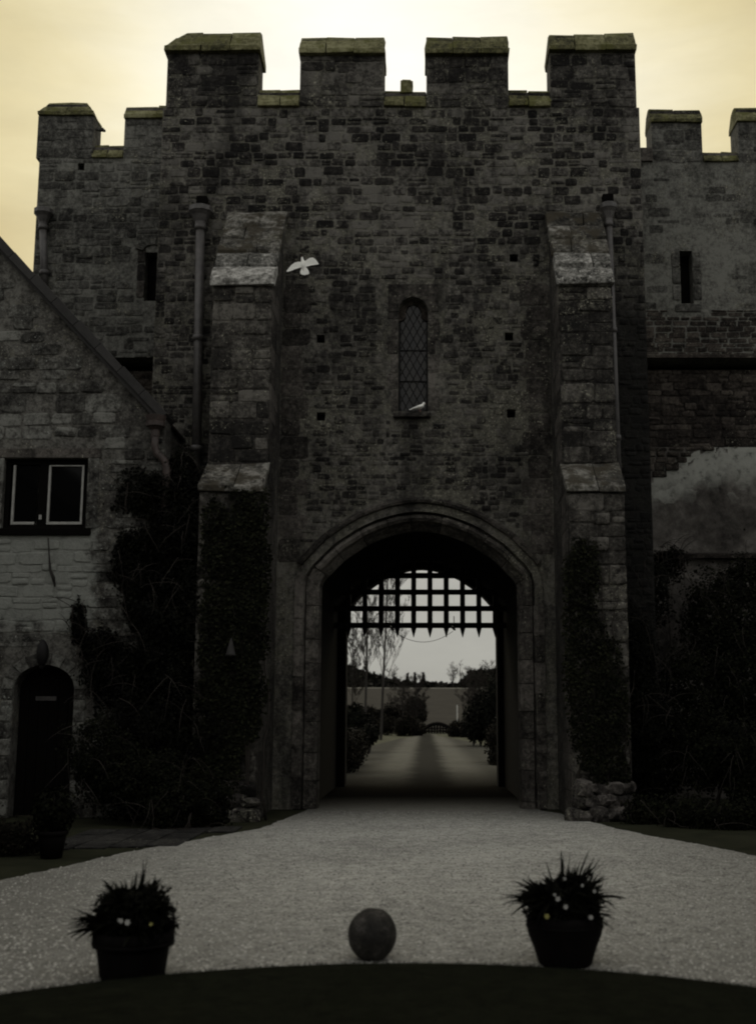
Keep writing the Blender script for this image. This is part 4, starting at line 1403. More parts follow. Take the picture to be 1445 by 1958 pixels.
lay(courses(-8.2, hx1, 0.05, 6.45, (0.12, 0.22), (0.22, 0.62), 101, house_ok), HY, house, M['house'], 170, (0.006, 0.024), seed=101, skip=0.04)
lay(courses(-8.2, hx1, 6.45, 10.6, (0.2, 0.34), (0.3, 0.62), 102, house_ok), HY, house, M['house'], 60, (0.008, 0.03), seed=102, skip=0.14)
MB().box(wx0 - 0.2, wx1 + 0.22, HY - 0.022, HY + 0.1, wz1_ + 0.003, wz1_ + 0.17, 0.006).build('window_lintel', M['dressed'], house, bevel=0.01)
MB().box(wx1 + 0.003, wx1 + 0.19, HY - 0.02, HY + 0.1, wz0_, wz1_ - 0.002, 0.004).build('window_jamb_stone', M['house'], house, bevel=0.01)
MB().box(wx0 - 0.19, wx0 - 0.003, HY - 0.02, HY + 0.1, wz0_, wz1_ - 0.002, 0.004).build('window_jamb_stone', M['house'], house, bevel=0.01)
MB().box(wx0 - 0.1, wx1 + 0.1, HY - 0.05, HY + 0.1, wz0_ - 0.12, wz0_ - 0.003, 0.004).build('window_sill', M['wood_dark'], house, bevel=0.01)
# casement window
cw = empty('casement_window', ((wx0 + wx1) / 2, HY + 0.1, wz0_))
cw.parent = house
cw.matrix_parent_inverse = Matrix.Translation(-Vector(house.location))
yf = HY + 0.10
fw = 0.085
MB().box(wx0 + .004, wx1 - .004, yf, yf + 0.09, wz1_ - fw - .004, wz1_ - .004).build('frame_rail', M['wood_dark'], cw)
MB().box(wx0 + .004, wx1 - .004, yf, yf + 0.09, wz0_ + .004, wz0_ + fw * 0.8).build('frame_rail', M['wood_dark'], cw)
mx0, mx1 = X_(64, HY, 940), X_(90, HY, 940)
for a, b in ((wx0 + .004, wx0 + fw), (wx1 - fw, wx1 - .004), (mx0 + 0.05, mx1 - 0.02)):
    MB().box(a, b, yf + 0.002, yf + 0.088, wz0_ + fw * 0.8 + .001, wz1_ - fw - .005).build('frame_post', M['wood_dark'], cw)
for ci, (a, b) in enumerate(((X_(20, HY, 940), mx0 + 0.04), (mx1 - 0.015, X_(156, HY, 940)))):
    z0, z1 = wz0_ + fw * 0.8 + 0.01, wz1_ - fw - 0.015
    cs = MB()
    t_ = 0.034
    cs.box(a, a + t_, yf - 0.012, yf + 0.04, z0, z1)
    cs.box(b - t_, b, yf - 0.011, yf + 0.04, z0, z1) if ci else None
    cs.box(a + t_ + .001, b - t_ - .001, yf - 0.010, yf + 0.038, z0, z0 + 0.045)
    cs.box(a + t_ + .001, b - t_ - .001, yf - 0.010, yf + 0.038, z1 - 0.02, z1) if ci else None
    cs.build('casement_bead', M['bead'], cw, bevel=0.003)
    MB().add([(a + t_ * .5, yf + 0.03, z0 + 0.02), (b - t_ * .5, yf + 0.036, z0 + 0.02), (b - t_ * .5, yf + 0.034, z1 - .01), (a + t_ * .5, yf + 0.031, z1 - .01)], [(0, 1, 2, 3)]).build('pane', M['casement_glass'], cw)
MB().box(mx0 + 0.09, mx0 + 0.13, yf - 0.03, yf - 0.002, wz0_ + 0.16, wz0_ + 0.24).build('window_latch', M['bead'], cw)
# door
dr_ = empty('door', (dcx, HY + 0.3, 0))
dr_.parent = house
dr_.matrix_parent_inverse = Matrix.Translation(-Vector(house.location))
npl = 6
for i in range(npl):
    a = dx0 + 0.004 + (dx1 - dx0 - .008) * i / npl
    b = dx0 + 0.004 + (dx1 - dx0 - .008) * (i + 1) / npl - 0.008
    za = [dzs + (dzt - dzs) * math.sqrt(max(0.0, 1 - ((q - dcx) / da) ** 2)) + 0.02 for q in (a, b)]
    MB().add([(a, HY + 0.30, 0.01), (b, HY + 0.30, 0.01), (b, HY + 0.30, za[1]), (a, HY + 0.30, za[0]), (a, HY + 0.36, 0.01), (b, HY + 0.36, 0.01), (b, HY + 0.36, za[1]), (a, HY + 0.36, za[0])],
             [(0, 1, 2, 3), (7, 6, 5, 4), (0, 4, 5, 1), (1, 5, 6, 2), (2, 6, 7, 3), (3, 7, 4, 0)]).build('plank', M['wood_dark'], dr_)
lp = P(88, 1336, HY + 0.29)
MB().box(lp.x - 0.17, lp.x + 0.17, HY + 0.282, HY + 0.298, lp.z - 0.035, lp.z + 0.035).build('letter_plate', M['pipe'], dr_, bevel=0.004)
MB().lathe([(0.03, 0), (0.034, 0.02), (0.02, 0.04)], 10).build('handle', M['iron'], dr_)
hd = [c for c in dr_.children if c.name.startswith('handle')][0]
hd.rotation_euler = (math.pi / 2, 0, 0)
hd.location = (dx1 - 0.14, HY + 0.298, 1.05)
for i in range(9):
    a0, a1 = math.pi * i / 9 + 0.015, math.pi * (i + 1) / 9 - 0.015
    vs = []
    for y in (HY - 0.03, HY + 0.02):
        for (r_, a) in ((0.01, a0), (0.2, a0), (0.2, a1), (0.01, a1)):
            vs.append((dcx + (da + r_) * math.cos(a), y, dzs + (dzt - dzs + r_) * math.sin(a)))
    MB().add(vs, [(0, 3, 2, 1), (0, 1, 5, 4), (1, 2, 6, 5), (2, 3, 7, 6), (3, 0, 4, 7)]).build('arch_stone', M['house'], house)
zz = 0.02
while zz < dzs - 0.05:
    h = min(random.uniform(0.25, 0.4), dzs - zz)
    for s in (-1, 1):
        lay([(dcx + s * (da + 0.105), zz + h / 2, 0.19, h - 0.012)], HY, house, M['house'], 1, (0.018, 0.03), name='door_jamb_stone', seed=int(zz * 100) + s)
    zz += h
# roof: slabs of stone slate each side of the ridge, gable verge course
def roof_side(sgn):
    xa, za = (e1.x + 0.10 if sgn > 0 else hx0 - 0.10), e1.z + sl * 0.10 + 0.02
    th = 0.10
    vs = []
    for y in (HY - 0.10, 23.85):
        vs += [(xa, y, za - 0.10), (xa, y, za + th - 0.10), (ridge_x, y, zr + th), (ridge_x, y, zr)]
    return MB().add(vs, [(0, 1, 2, 3), (7, 6, 5, 4), (0, 4, 5, 1), (1, 5, 6, 2), (2, 6, 7, 3), (3, 7, 4, 0)]).build('roof', M['slate'], house)


rf = roof_side(1)
roof_side(-1)
L_ = math.hypot(e1.x - ridge_x, zr - e1.z)
ux, uz = (ridge_x - e1.x) / L_, (zr - e1.z) / L_
nx, nz = uz * -1 * -1, -ux
for i in range(13):
    s0, s1 = L_ * i / 13 - 0.15, L_ * (i + 1) / 13 - 0.155
    h0 = 0.06 + 0.012 * (i % 2) + random.uniform(-0.005, 0.005)
    c = []
    for y in (HY - 0.16, HY + 0.5):
        for (s, o) in ((s0, 0.0), (s1, 0.0), (s1, 0.09 + h0), (s0, 0.075 + h0)):
            c.append((e1.x + ux * s + nz * -0 + (uz) * o * 1.0, y, e1.z + 0.02 + uz * s - ux * o))
    MB().add(c, [(0, 1, 2, 3), (7, 6, 5, 4), (0, 4, 5, 1), (1, 5, 6, 2), (2, 6, 7, 3), (3, 7, 4, 0)]).build('verge_stone', M['slate'], rf, bevel=0.01)
MB().prism_x([(HY - 0.10, e1.z - 0.04), (HY - 0.1, e1.z + 0.0), (23.8, e1.z + 0.0), (23.8, e1.z - 0.04)], e1.x + 0.02, e1.x + 0.14).build('gutter', M['pipe_brown'], house)
ht = P(297, 828, HY - 0.12)
t = thing('drainpipe', 'brown hopper and bent pipe at the eave end of the stone house', 'drainpipe', (ht.x, HY - 0.1, ht.z), 'drainpipes on the walls')
MB().lathe([(0.07, -0.06), (0.075, 0.05), (0.13, 0.10), (0.16, 0.11), (0.165, 0.18), (0.15, 0.19), (0.16, 0.22), (0.18, 0.29), (0.15, 0.30)], 12, ht.x, ht.y, ht.z).build('hopper_head', M['pipe_brown'], t)
MB().tube([ht + Vector((0, 0, 0)), ht + Vector((0, 0, -0.22)), ht + Vector((0.03, 0.0, -0.34)), ht + Vector((0.16, 0.02, -0.46)), ht + Vector((0.2, 0.03, -0.6)), ht + Vector((0.2, 0.03, -2.6))], 0.062, 12).build('pipe', M['pipe_brown'], t, True)
MB().box(ht.x - 0.1, ht.x + 0.1, ht.y + 0.06, ht.y + 0.14, ht.z - 0.14, ht.z - 0.08).build('bracket', M['iron'], t)
# small cone shaded lamp among the ivy
cc = P(441, 1254, 19.12)
wl = thing('wall_lamp', 'small grey cone shaded lamp set among the buttress ivy', 'lamp', tuple(cc))
MB().lathe([(0.085, 0.0), (0.075, 0.03), (0.018, 0.25), (0.012, 0.27)], 14, cc.x, cc.y, cc.z).build('lamp_shade', M['slate'], wl, True)
MB().tube([cc + Vector((0, 0, 0.25)), cc + Vector((0, 0.1, 0.29)), cc + Vector((0, 0.22, 0.25))], 0.012, 8).build('bracket', M['iron'], wl)
# lantern over the door
lc = P(80, 1274, HY - 0.22)
ln = thing('wall_lantern', 'small black oval lantern over the arched house door', 'lantern', tuple(lc))
MB().lathe([(0.03, 0.0), (0.07, 0.05), (0.098, 0.14), (0.10, 0.24), (0.085, 0.32), (0.05, 0.385), (0.012, 0.43)], 14, lc.x, lc.y, lc.z + 0.0).build('lamp_body', M['iron'], ln, True)
MB().tube([lc + Vector((0, 0, 0.2)), lc + Vector((0, 0.12, 0.22)), lc + Vector((0, 0.235, 0.18))], 0.02, 8).build('bracket', M['iron'], ln)
MB().lathe([(0.02, 0), (0.05, -0.02), (0.03, -0.06)], 10, lc.x, lc.y, lc.z + 0.02).build('lamp_foot', M['iron'], ln)
# climbing stem mark on the house wall
t = thing('bare_vine', 'thin bare vine stem running down the house wall below the casement', 'vine', (X_(95, HY, 1030), HY - 0.03, 3.9))
pts = [P(92, 1028, HY - 0.04), P(94, 1062, HY - 0.05), P(96, 1090, HY - 0.04), P(102, 1105, HY - 0.05), P(105, 1122, HY - 0.04)]
MB().tube(pts, [0.010, 0.012, 0.022, 0.03, 0.012], 6).build('stem', M['bark'], t, True)


# ------------------------------------------------------------------ foliage
def leaf_cloud(name, Pt, Nm, size, mat, parent, aspect=0.8, droop=0.5):
    n = len(Pt)
    Nm = Nm / np.linalg.norm(Nm, axis=1, keepdims=True)
    up = np.stack([rng.normal(0, 0.5, n), rng.normal(0, 0.5, n), -np.ones(n) * droop + rng.normal(0, 0.5, n)], 1)
    d = up - Nm * np.sum(up * Nm, 1, keepdims=True)
    d /= np.linalg.norm(d, axis=1, keepdims=True) + 1e-6
    s_ = np.cross(Nm, d)
    L = size[:, None]
    V = np.empty((n, 4, 3))
    V[:, 0] = Pt
    V[:, 1] = Pt + d * L * 0.45 + s_ * L * 0.5 * aspect + Nm * L * 0.12
    V[:, 2] = Pt + d * L
    V[:, 3] = Pt + d * L * 0.45 - s_ * L * 0.5 * aspect + Nm * L * 0.12
    idx = np.arange(n)[:, None] * 4
    Fc = np.concatenate([idx + np.array([[0, 1, 2]]), idx + np.array([[0, 2, 3]])], 0)
    return np_mesh(name, V.reshape(-1, 3), Fc, mat, parent)


def wall_ivy(name, label, poly_px, Y, n, size, mat, depth=0.12, stems=10, cat='ivy', group=None, clump=0.0, tiltz=0.35):
    """poly_px: outline on the photograph's plane at Y; leaves hang on that wall"""
    poly = [(P(a, b, Y).x, P(a, b, Y).z) for a, b in poly_px]
    xs_ = [p[0] for p in poly]; zs_ = [p[1] for p in poly]
    t = thing(name, label, cat, (sum(xs_) / len(xs_), Y, max(0.0, min(zs_))), group)
    pts = []
    while sum(len(p) for p in pts) < n:
        x = rng.uniform(min(xs_), max(xs_), n)
        z = rng.uniform(min(zs_), max(zs_), n)
        wv = np.array([(mnoise.noise(Vector((a * 2.7, b * 2.7, 9.0))), mnoise.noise(Vector((a * 2.7, b * 2.7, 23.0)))) for a, b in zip(x, z)])
        jx = x + rng.normal(0, 0.035, n) + wv[:, 0] * 0.22
        jz = z + rng.normal(0, 0.10, n) + wv[:, 1] * 0.35
        k = in_poly(jx, jz, poly)
        if clump:
            q = np.array([mnoise.noise(Vector((a * 2.2, b * 2.2, Y))) for a, b in zip(x, z)])
            k &= q > rng.uniform(-0.9, clump, n)
        pts.append(np.stack([x[k], z[k]], 1))
    pz = np.concatenate(pts)[:n]
    bump = np.array([mnoise.noise(Vector((a * 3.0, b * 3.0, 4.0))) for a, b in pz]) * 0.5 + 0.5
    dep = rng.uniform(0.02, 1.0, n) * depth * (0.35 + bump)
    Pt = np.stack([pz[:, 0], Y - dep, pz[:, 1]], 1)
    Nm = np.stack([rng.normal(0, 0.38, n), -np.ones(n), rng.normal(tiltz, 0.38, n)], 1)
    o = leaf_cloud('foliage', Pt, Nm, rng.uniform(size[0], size[1], n), mat, t)
    o['kind'] = 'stuff'
    mb = MB()
    rs = random.Random(n)
    for _ in range(stems):
        x = rs.uniform(min(xs_), max(xs_))
        z = max(0.0, min(zs_)); top = rs.uniform(0.5, 0.95) * (max(zs_) - z) + z
        pp = []
        for i in range(9):
            pp.append((x + math.sin(i * 1.3 + x * 9) * 0.05, Y - 0.015 - 0.02 * (i % 2), z + (top - z) * i / 8))
            x += rs.uniform(-0.06, 0.06)
        mb.tube(pp, [0.02 - 0.0017 * i for i in range(9)], 5)
    if stems:
        mb.build('stems', M['twig'], t, True)
    return t


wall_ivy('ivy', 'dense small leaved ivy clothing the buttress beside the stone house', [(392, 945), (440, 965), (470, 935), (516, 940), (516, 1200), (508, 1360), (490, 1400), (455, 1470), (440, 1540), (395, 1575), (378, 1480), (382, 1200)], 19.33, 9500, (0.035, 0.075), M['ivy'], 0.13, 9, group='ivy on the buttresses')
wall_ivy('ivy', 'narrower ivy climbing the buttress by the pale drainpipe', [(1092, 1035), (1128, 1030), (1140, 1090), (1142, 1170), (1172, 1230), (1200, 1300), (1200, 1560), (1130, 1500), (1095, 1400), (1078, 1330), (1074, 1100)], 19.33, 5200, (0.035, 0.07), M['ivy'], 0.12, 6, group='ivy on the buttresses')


def creeper(name, label, blobs, n, size, mat, n_tw, seed, cat='creeper'):
    """hanging mass: blobs = (px, py, Y, rx, rz, ry)"""
    rs = random.Random(seed)
    c0 = P(blobs[0][0], blobs[0][1], blobs[0][2])
    low_ = min(P(b[0], b[1], b[2]).z - b[4] for b in blobs)
    t = thing(name, label, cat, (c0.x, c0.y, max(0.0, low_)))
    wts = np.array([b[3] * b[4] for b in blobs]); wts /= wts.sum()
    pick = rng.choice(len(blobs), n, p=wts)
    C = np.array([tuple(P(b[0], b[1], b[2])) for b in blobs])[pick]
    Rr = np.array([(b[3], b[5], b[4]) for b in blobs])[pick]
    d = rng.normal(0, 1, (n, 3))
    d /= np.linalg.norm(d, axis=1, keepdims=True)
    d[:, 1] = -np.abs(d[:, 1]) * np.where(rng.random(n) < 0.8, 1, -1)
    r = rng.uniform(0.35, 1.0, n) ** 0.5
    nz_ = np.array([mnoise.noise(Vector(p * 2.4)) for p in (C + d * Rr)])
    nf_ = np.array([mnoise.noise(Vector(p * 7.0)) for p in (C + d * Rr)])
    r *= 1 + 0.55 * nz_ + 0.35 * nf_ + np.where(rng.random(n) < 0.06, rng.uniform(0, 0.5, n), 0)
    Pt = C + d * Rr * r[:, None]
    Pt[:, 2] = np.maximum(Pt[:, 2], 0.03)
    Nm = d + rng.normal(0, 0.5, (n, 3)) + np.array([0, -0.3, 0.3])
    o = leaf_cloud('foliage', Pt, Nm, rng.uniform(size[0], size[1], n), mat, t)
    o['kind'] = 'stuff'
    mb = MB()
    for _ in range(n_tw):
        b = rs.choice(blobs)
        c = P(b[0], b[1], b[2])
        a = rs.uniform(0, 2 * math.pi)
        p = c + Vector((math.cos(a) * b[3] * 0.8, -b[5] * rs.uniform(0.5, 1.0), math.sin(a) * b[4] * 0.9))
        pp = [p]
        v = Vector((rs.uniform(-0.5, 0.5), rs.uniform(-0.5, 0.0), rs.uniform(-0.9, 0.7))).normalized()
        for i in range(6):
            v = (v + Vector((rs.uniform(-0.3, 0.3), rs.uniform(-0.2, 0.1), -0.16))).normalized()
            pp.append(pp[-1] + v * rs.uniform(0.06, 0.14))
        pp = [Vector((q.x, q.y, max(q.z, 0.02))) for q in pp]
        mb.tube(pp, [0.007, 0.006, 0.006, 0.005, 0.004, 0.003, 0.002], 4)
    if n_tw:
        mb.build('twigs', M['twig'], t)
    mt = MB()
    for b in blobs[:4]:
        c = P(b[0], b[1], b[2])
        mt.tube([(c.x, c.y + 0.1, max(0.0, low_) + 0.0), (c.x + 0.06, c.y + 0.05, c.z * 0.5), (c.x - 0.04, c.y, c.z)], [0.035, 0.028, 0.015], 6)
    mt.build('trunk', M['bark'], t)
    return t


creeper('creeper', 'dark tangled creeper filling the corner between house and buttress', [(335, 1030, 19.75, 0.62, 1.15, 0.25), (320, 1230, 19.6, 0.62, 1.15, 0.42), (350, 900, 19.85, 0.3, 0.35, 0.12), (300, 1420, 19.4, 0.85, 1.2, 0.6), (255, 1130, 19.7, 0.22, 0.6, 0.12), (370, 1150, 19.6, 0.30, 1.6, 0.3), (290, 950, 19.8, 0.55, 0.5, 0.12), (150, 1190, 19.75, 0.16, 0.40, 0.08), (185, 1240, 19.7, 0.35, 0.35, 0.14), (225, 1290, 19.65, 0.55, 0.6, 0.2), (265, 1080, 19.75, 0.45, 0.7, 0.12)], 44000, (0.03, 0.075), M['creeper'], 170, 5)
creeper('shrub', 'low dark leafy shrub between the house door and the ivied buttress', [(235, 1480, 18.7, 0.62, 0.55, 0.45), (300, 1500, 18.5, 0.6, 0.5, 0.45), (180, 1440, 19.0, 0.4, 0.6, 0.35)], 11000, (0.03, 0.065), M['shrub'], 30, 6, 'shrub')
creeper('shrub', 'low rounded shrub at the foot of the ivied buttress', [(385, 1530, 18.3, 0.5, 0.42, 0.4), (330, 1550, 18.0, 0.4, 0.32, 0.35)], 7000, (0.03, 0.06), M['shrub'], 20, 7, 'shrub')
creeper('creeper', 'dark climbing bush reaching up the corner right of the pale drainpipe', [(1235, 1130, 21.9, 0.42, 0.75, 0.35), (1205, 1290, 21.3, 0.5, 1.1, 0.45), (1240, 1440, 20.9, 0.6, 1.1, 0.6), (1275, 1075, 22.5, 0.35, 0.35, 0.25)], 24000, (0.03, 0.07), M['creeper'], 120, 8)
creeper('shrub', 'large dark bush against the limewashed wall', [(1390, 1180, 22.6, 0.85, 0.95, 0.6), (1330, 1330, 22.0, 0.85, 1.05, 0.7), (1430, 1300, 22.0, 0.7, 1.1, 0.7), (1440, 1110, 22.9, 0.6, 0.45, 0.5)], 30000, (0.035, 0.075), M['shrub'], 90, 9, 'shrub')
creeper('shrub', 'sprawling bush in the right hand bed near the frame edge', [(1370, 1440, 20.6, 0.75, 0.7, 0.6), (1440, 1470, 20.2, 0.6, 0.65, 0.6)], 16000, (0.035, 0.07), M['shrub'], 40, 10, 'shrub')
creeper('shrub', 'low yellowish green shrub along the front of the right hand bed', [(1330, 1560, 18.4, 0.6, 0.28, 0.4), (1420, 1565, 18.0, 0.6, 0.30, 0.4), (1240, 1555, 19.0, 0.5, 0.28, 0.4)], 9000, (0.03, 0.06), M['shrub'], 20, 11, 'shrub')
# trailing twigs on the rear of the wing corner
# ------------------------------------------------------------------ unseen side ranges, added to keep light off the courtyard edges
for nm, lab, xa, xb in (('light_block_range', 'added unseen stone range keeping light off the left side of the courtyard', -10.5, -8.4), ('light_block_range', 'added unseen stone range keeping light off the right side of the courtyard', 7.6, 9.7)):
    g_ = thing(nm, lab, 'added light block', ((xa + xb) / 2, 2.0, 0))
    MB().box(xa, xb, -14.0, 17.0, 0, 6.5).build('wall', M['house_mortar'], g_)
    xm = (xa + xb) / 2
    MB().add([(xa - .2, -14.2, 6.503), (xb + .2, -14.2, 6.503), (xm, -14.2, 8.2), (xa - .2, 17.2, 6.503), (xb + .2, 17.2, 6.503), (xm, 17.2, 8.2)], [(0, 1, 2), (5, 4, 3), (0, 3, 4, 1), (1, 4, 5, 2), (2, 5, 3, 0)]).build('roof', M['slate'], g_)

# ------------------------------------------------------------------ low hedge and pot at the house door
hb = P(30, 1635, Z=0)
lh = creeper('hedge', 'low clipped box hedge at the lower left by the house door', [(-10, 1600, 14.6, 0.55, 0.26, 0.3), (45, 1597, 14.7, 0.40, 0.24, 0.28), (-70, 1600, 14.6, 0.5, 0.26, 0.3)], 6500, (0.02, 0.045), M['hedge'], 0, 12, 'hedge')
dp = P(98, 1640, Z=0)
dp = Vector((dp.x, dp.y, 0))
ppot = thing('potted_plant', 'small dark potted shrub standing by the low hedge at the house', 'potted plant', tuple(dp))
MB().lathe([(0.12, 0.0), (0.155, 0.22), (0.16, 0.25), (0.18, 0.255), (0.18, 0.30), (0.155, 0.30), (0.15, 0.27)], 18, dp.x, dp.y, 0).build('pot', M['tub'], ppot, True)
n_ = 1500
d = rng.normal(0, 1, (n_, 3)); d /= np.linalg.norm(d, axis=1, keepdims=True)
Pt = np.array([dp.x, dp.y, 0.52]) + d * np.array([0.24, 0.22, 0.28]) * (rng.uniform(0.3, 1.1, (n_, 1)) ** 0.6)
o = leaf_cloud('foliage', Pt, d + rng.normal(0, 0.4, d.shape), rng.uniform(0.03, 0.075, n_), M['shrub'], ppot)
o['kind'] = 'stuff'
mbs = MB()
for i in range(9):
    a = random.uniform(0, 6.28)
    mbs.tube([(dp.x, dp.y, 0.26), (dp.x + 0.08 * math.cos(a), dp.y + 0.08 * math.sin(a), 0.5), (dp.x + 0.2 * math.cos(a), dp.y + 0.2 * math.sin(a), 0.72)], [0.008, 0.006, 0.003], 5)
mbs.build('stems', M['twig'], ppot)


# ------------------------------------------------------------------ planters and ball
def strap_plant(parent, c, rx, h, tufts, seed, plume=0, dz=0.2):
    """tufts of narrow tapering leaves leaning out all round, plus one upright plume"""
    rs = random.Random(seed)
    V, Fq = [], []
    for ti in range(tufts + plume):
        up = ti >= tufts
        a0 = rs.uniform(0, 2 * math.pi)
        e0_ = rs.uniform(1.35, 1.55) if up else math.asin(rs.uniform(0.02, 0.97))
        r0 = rs.uniform(0.0, 0.16) * rx if up else rs.uniform(0.2, 0.75) * rx
        zb = c.z + rs.uniform(0.0, 0.62) * dz * (1 if not up else 1.3)
        lt = h * rs.uniform(0.5, 1.45) * (1.3 if up else 1.0)
        for bi in range(rs.randint(6, 13)):
            a = a0 + rs.gauss(0, 0.28)
            el = min(1.56, max(-0.1, e0_ + rs.gauss(0, 0.2 if not up else 0.06)))
            b = Vector((c.x + math.cos(a0) * r0 + rs.gauss(0, 0.012), c.y + math.sin(a0) * r0 + rs.gauss(0, 0.012), zb))
            ln_ = lt * rs.uniform(0.6, 1.1)
            v = Vector((math.cos(a) * math.cos(el), math.sin(a) * math.cos(el), math.sin(el)))
            side = v.cross(Vector((rs.gauss(0, 1), rs.gauss(0, 1), rs.gauss(0, 1)))).normalized()
            w0 = rs.uniform(0.005, 0.0115)
            o = len(V)
            p = b
            cu = rs.uniform(0.0, 0.22)
            for k_ in range(6):
                ww = w0 * math.sin(min(1.0, (5.35 - k_) / 4.2) * math.pi / 2) + 0.0004
                V += [tuple(p - side * ww), tuple(p + side * ww)]
                p = p + v * ln_ / 5
                v = (v + Vector((0, 0, -cu))).normalized()
            Fq += [(o + 2 * k_, o + 2 * k_ + 1, o + 2 * k_ + 3, o + 2 * k_ + 2) for k_ in range(5)]
    o = np_mesh('strap_leaves', np.array(V), np.array(Fq), M['pot_leaf'], parent)
    o['kind'] = 'stuff'


def planter(name, label, base, prof, rim_z, rim_r, plant_h, seed, flowers, dome=(0.24, 0.24, 0.2), hoop=None, n_strap=60, spike=3):
    t = thing(name, label, 'planter', (base.x, base.y, 0), 'planters on the gravel')
    rs = random.Random(seed)
    MB().lathe(prof, 28, base.x, base.y, 0.002, 0.006).build('tub', M['tub'], t, True)
    if hoop:
        for (r_, z0, z1) in hoop:
            MB().lathe([(r_ - 0.02, z0), (r_, z0 + 0.004), (r_ + 0.004, (z0 + z1) / 2), (r_, z1 - 0.004), (r_ - 0.02, z1)], 28, base.x, base.y, 0.0).build('rim_band', M['tub'], t, True)
    MB().lathe([(rim_r * 0.2, rim_z - 0.03), (rim_r * 0.9, rim_z - 0.035), (rim_r * 0.9, rim_z - 0.05)], 20, base.x, base.y, 0).build('soil', M['soil'], t)
    n_ = 5200
    th_ = rng.uniform(0, 2 * math.pi, n_)
    zf = rng.uniform(-0.12, 1.0, n_)
    rf = (1 - np.clip(zf, 0, 1) ** 3.0) ** 0.5 * rng.uniform(0.0, 1.0, n_) ** 0.4
    d = np.stack([np.cos(th_) * rf, np.sin(th_) * rf, zf], 1)
    lump = np.array([mnoise.noise(Vector(q * 2.6) + Vector((seed, 0, 0))) for q in d]) + 0.6 * np.array([mnoise.noise(Vector(q * 7.0) + Vector((seed, 3, 0))) for q in d])
    Pt = np.array([base.x, base.y, rim_z - 0.01]) + d * np.array(dome) * (1 + 0.26 * lump)[:, None]
    o = leaf_cloud('foliage', Pt, d + rng.normal(0, 0.5, d.shape), rng.uniform(0.02, 0.05, n_), M['pot_leaf'], t, 0.55, -0.3)
    o['kind'] = 'stuff'
    strap_plant(t, Vector((base.x, base.y, rim_z)), rim_r, plant_h, n_strap, seed, spike, dome[2])
    for (px_, py_, r_, mt) in flowers:
        c = P(px_, py_, base.y - dome[1] * 1.28)
        mb = MB()
        for k_ in range(6):
            a = 2 * math.pi * k_ / 6
            q = c + Vector((math.cos(a) * r_ * 0.7, -0.004, math.sin(a) * r_ * 0.7))
            b2 = c + Vector((math.cos(a + .5) * r_ * 0.9, -0.012, math.sin(a + .5) * r_ * 0.9))
            b3 = c + Vector((math.cos(a - .5) * r_ * 0.9, -0.012, math.sin(a - .5) * r_ * 0.9))
            tip = c + Vector((math.cos(a) * r_ * 1.35, -0.002, math.sin(a) * r_ * 1.35))
            mb.add([c + Vector((0, -0.008, 0)), b3, tip, b2], [(0, 1, 2, 3)])
        mb.build('flower', M[mt], t)
    return t


bL = P(238, 1884, Z=0)
planter('planter', 'straight sided dark tub of frothy foliage at the left edge of the gravel', Vector((bL.x, bL.y + 0.19, 0)), [(0.185, 0.0), (0.20, 0.02), (0.222, 0.17), (0.225, 0.19), (0.25, 0.195), (0.252, 0.275), (0.235, 0.285), (0.21, 0.27), (0.20, 0.2)], 0.275, 0.24, 0.185, 31,
        [(232, 1762, 0.011, 'petal'), (244, 1765, 0.015, 'petal'), (228, 1760, 0.008, 'petal'), (289, 1768, 0.009, 'yellow_petal')], (0.245, 0.23, 0.27), [(0.252, 0.20, 0.225)], 74, 7)
# plume standing up in the left tub
bR = P(1086, 1855, Z=0)
planter('planter', 'rounded dark pot of spiky strap leaves and white flowers right of the stone ball', Vector((bR.x, bR.y + 0.16, 0)), [(0.165, 0.0), (0.178, 0.02), (0.205, 0.11), (0.238, 0.19), (0.25, 0.24), (0.252, 0.28), (0.24, 0.31), (0.222, 0.315), (0.215, 0.29)], 0.31, 0.235, 0.22, 32,
        [(1066, 1720, 0.014, 'petal'), (1081, 1735, 0.013, 'petal'), (1129, 1755, 0.013, 'petal'), (1045, 1753, 0.014, 'yellow_petal'), (1079, 1681, 0.009, 'petal'), (1136, 1705, 0.010, 'petal'), (1113, 1694, 0.008, 'petal'), (1060, 1712, 0.008, 'petal')], (0.225, 0.22, 0.23), [(0.252, 0.235, 0.262)], 72, 2)
bB = P(710, 1842, Z=0)
bm = bmesh.new()
bmesh.ops.create_icosphere(bm, subdivisions=5, radius=1.0)
for v in bm.verts:
    q = v.co.copy()
    k = 1 + 0.03 * mnoise.noise(q * 1.7) + 0.014 * mnoise.noise(q * 6) + 0.006 * mnoise.noise(q * 17)
    v.co = Vector((q.x * 0.163 * k, q.y * 0.163 * k, q.z * 0.172 * k))
me = bpy.data.meshes.new('stone_ball')
bm.to_mesh(me); bm.free()
me.polygons.foreach_set('use_smooth', [True] * len(me.polygons))
bo = link('stone_ball', me, M['ball'])
bo.location = (bB.x, bB.y + 0.13, 0.156)
tag(bo, 'round dark pitted stone ball sitting on the gravel between the two planters', 'stone ball')


# ------------------------------------------------------------------ doves
def remeshed(mb, name, mat, vox, smooth_it=6):
    me = bpy.data.meshes.new(name + '_raw')
    me.from_pydata(mb.v, [], mb.f)
    o = bpy.data.objects.new(name + '_raw', me)
    COL.objects.link(o)
    m1 = o.modifiers.new('r', 'REMESH'); m1.mode = 'VOXEL'; m1.voxel_size = vox
    m2 = o.modifiers.new('s', 'SMOOTH'); m2.iterations = smooth_it; m2.factor = 0.5
    dg = bpy.context.evaluated_depsgraph_get()
    res = bpy.data.meshes.new_from_object(o.evaluated_get(dg))
    bpy.data.objects.remove(o)
    res.name = name
    res.materials.clear(); res.materials.append(mat)
    res.polygons.foreach_set('use_smooth', [True] * len(res.polygons))
    return res


S = 0.00192


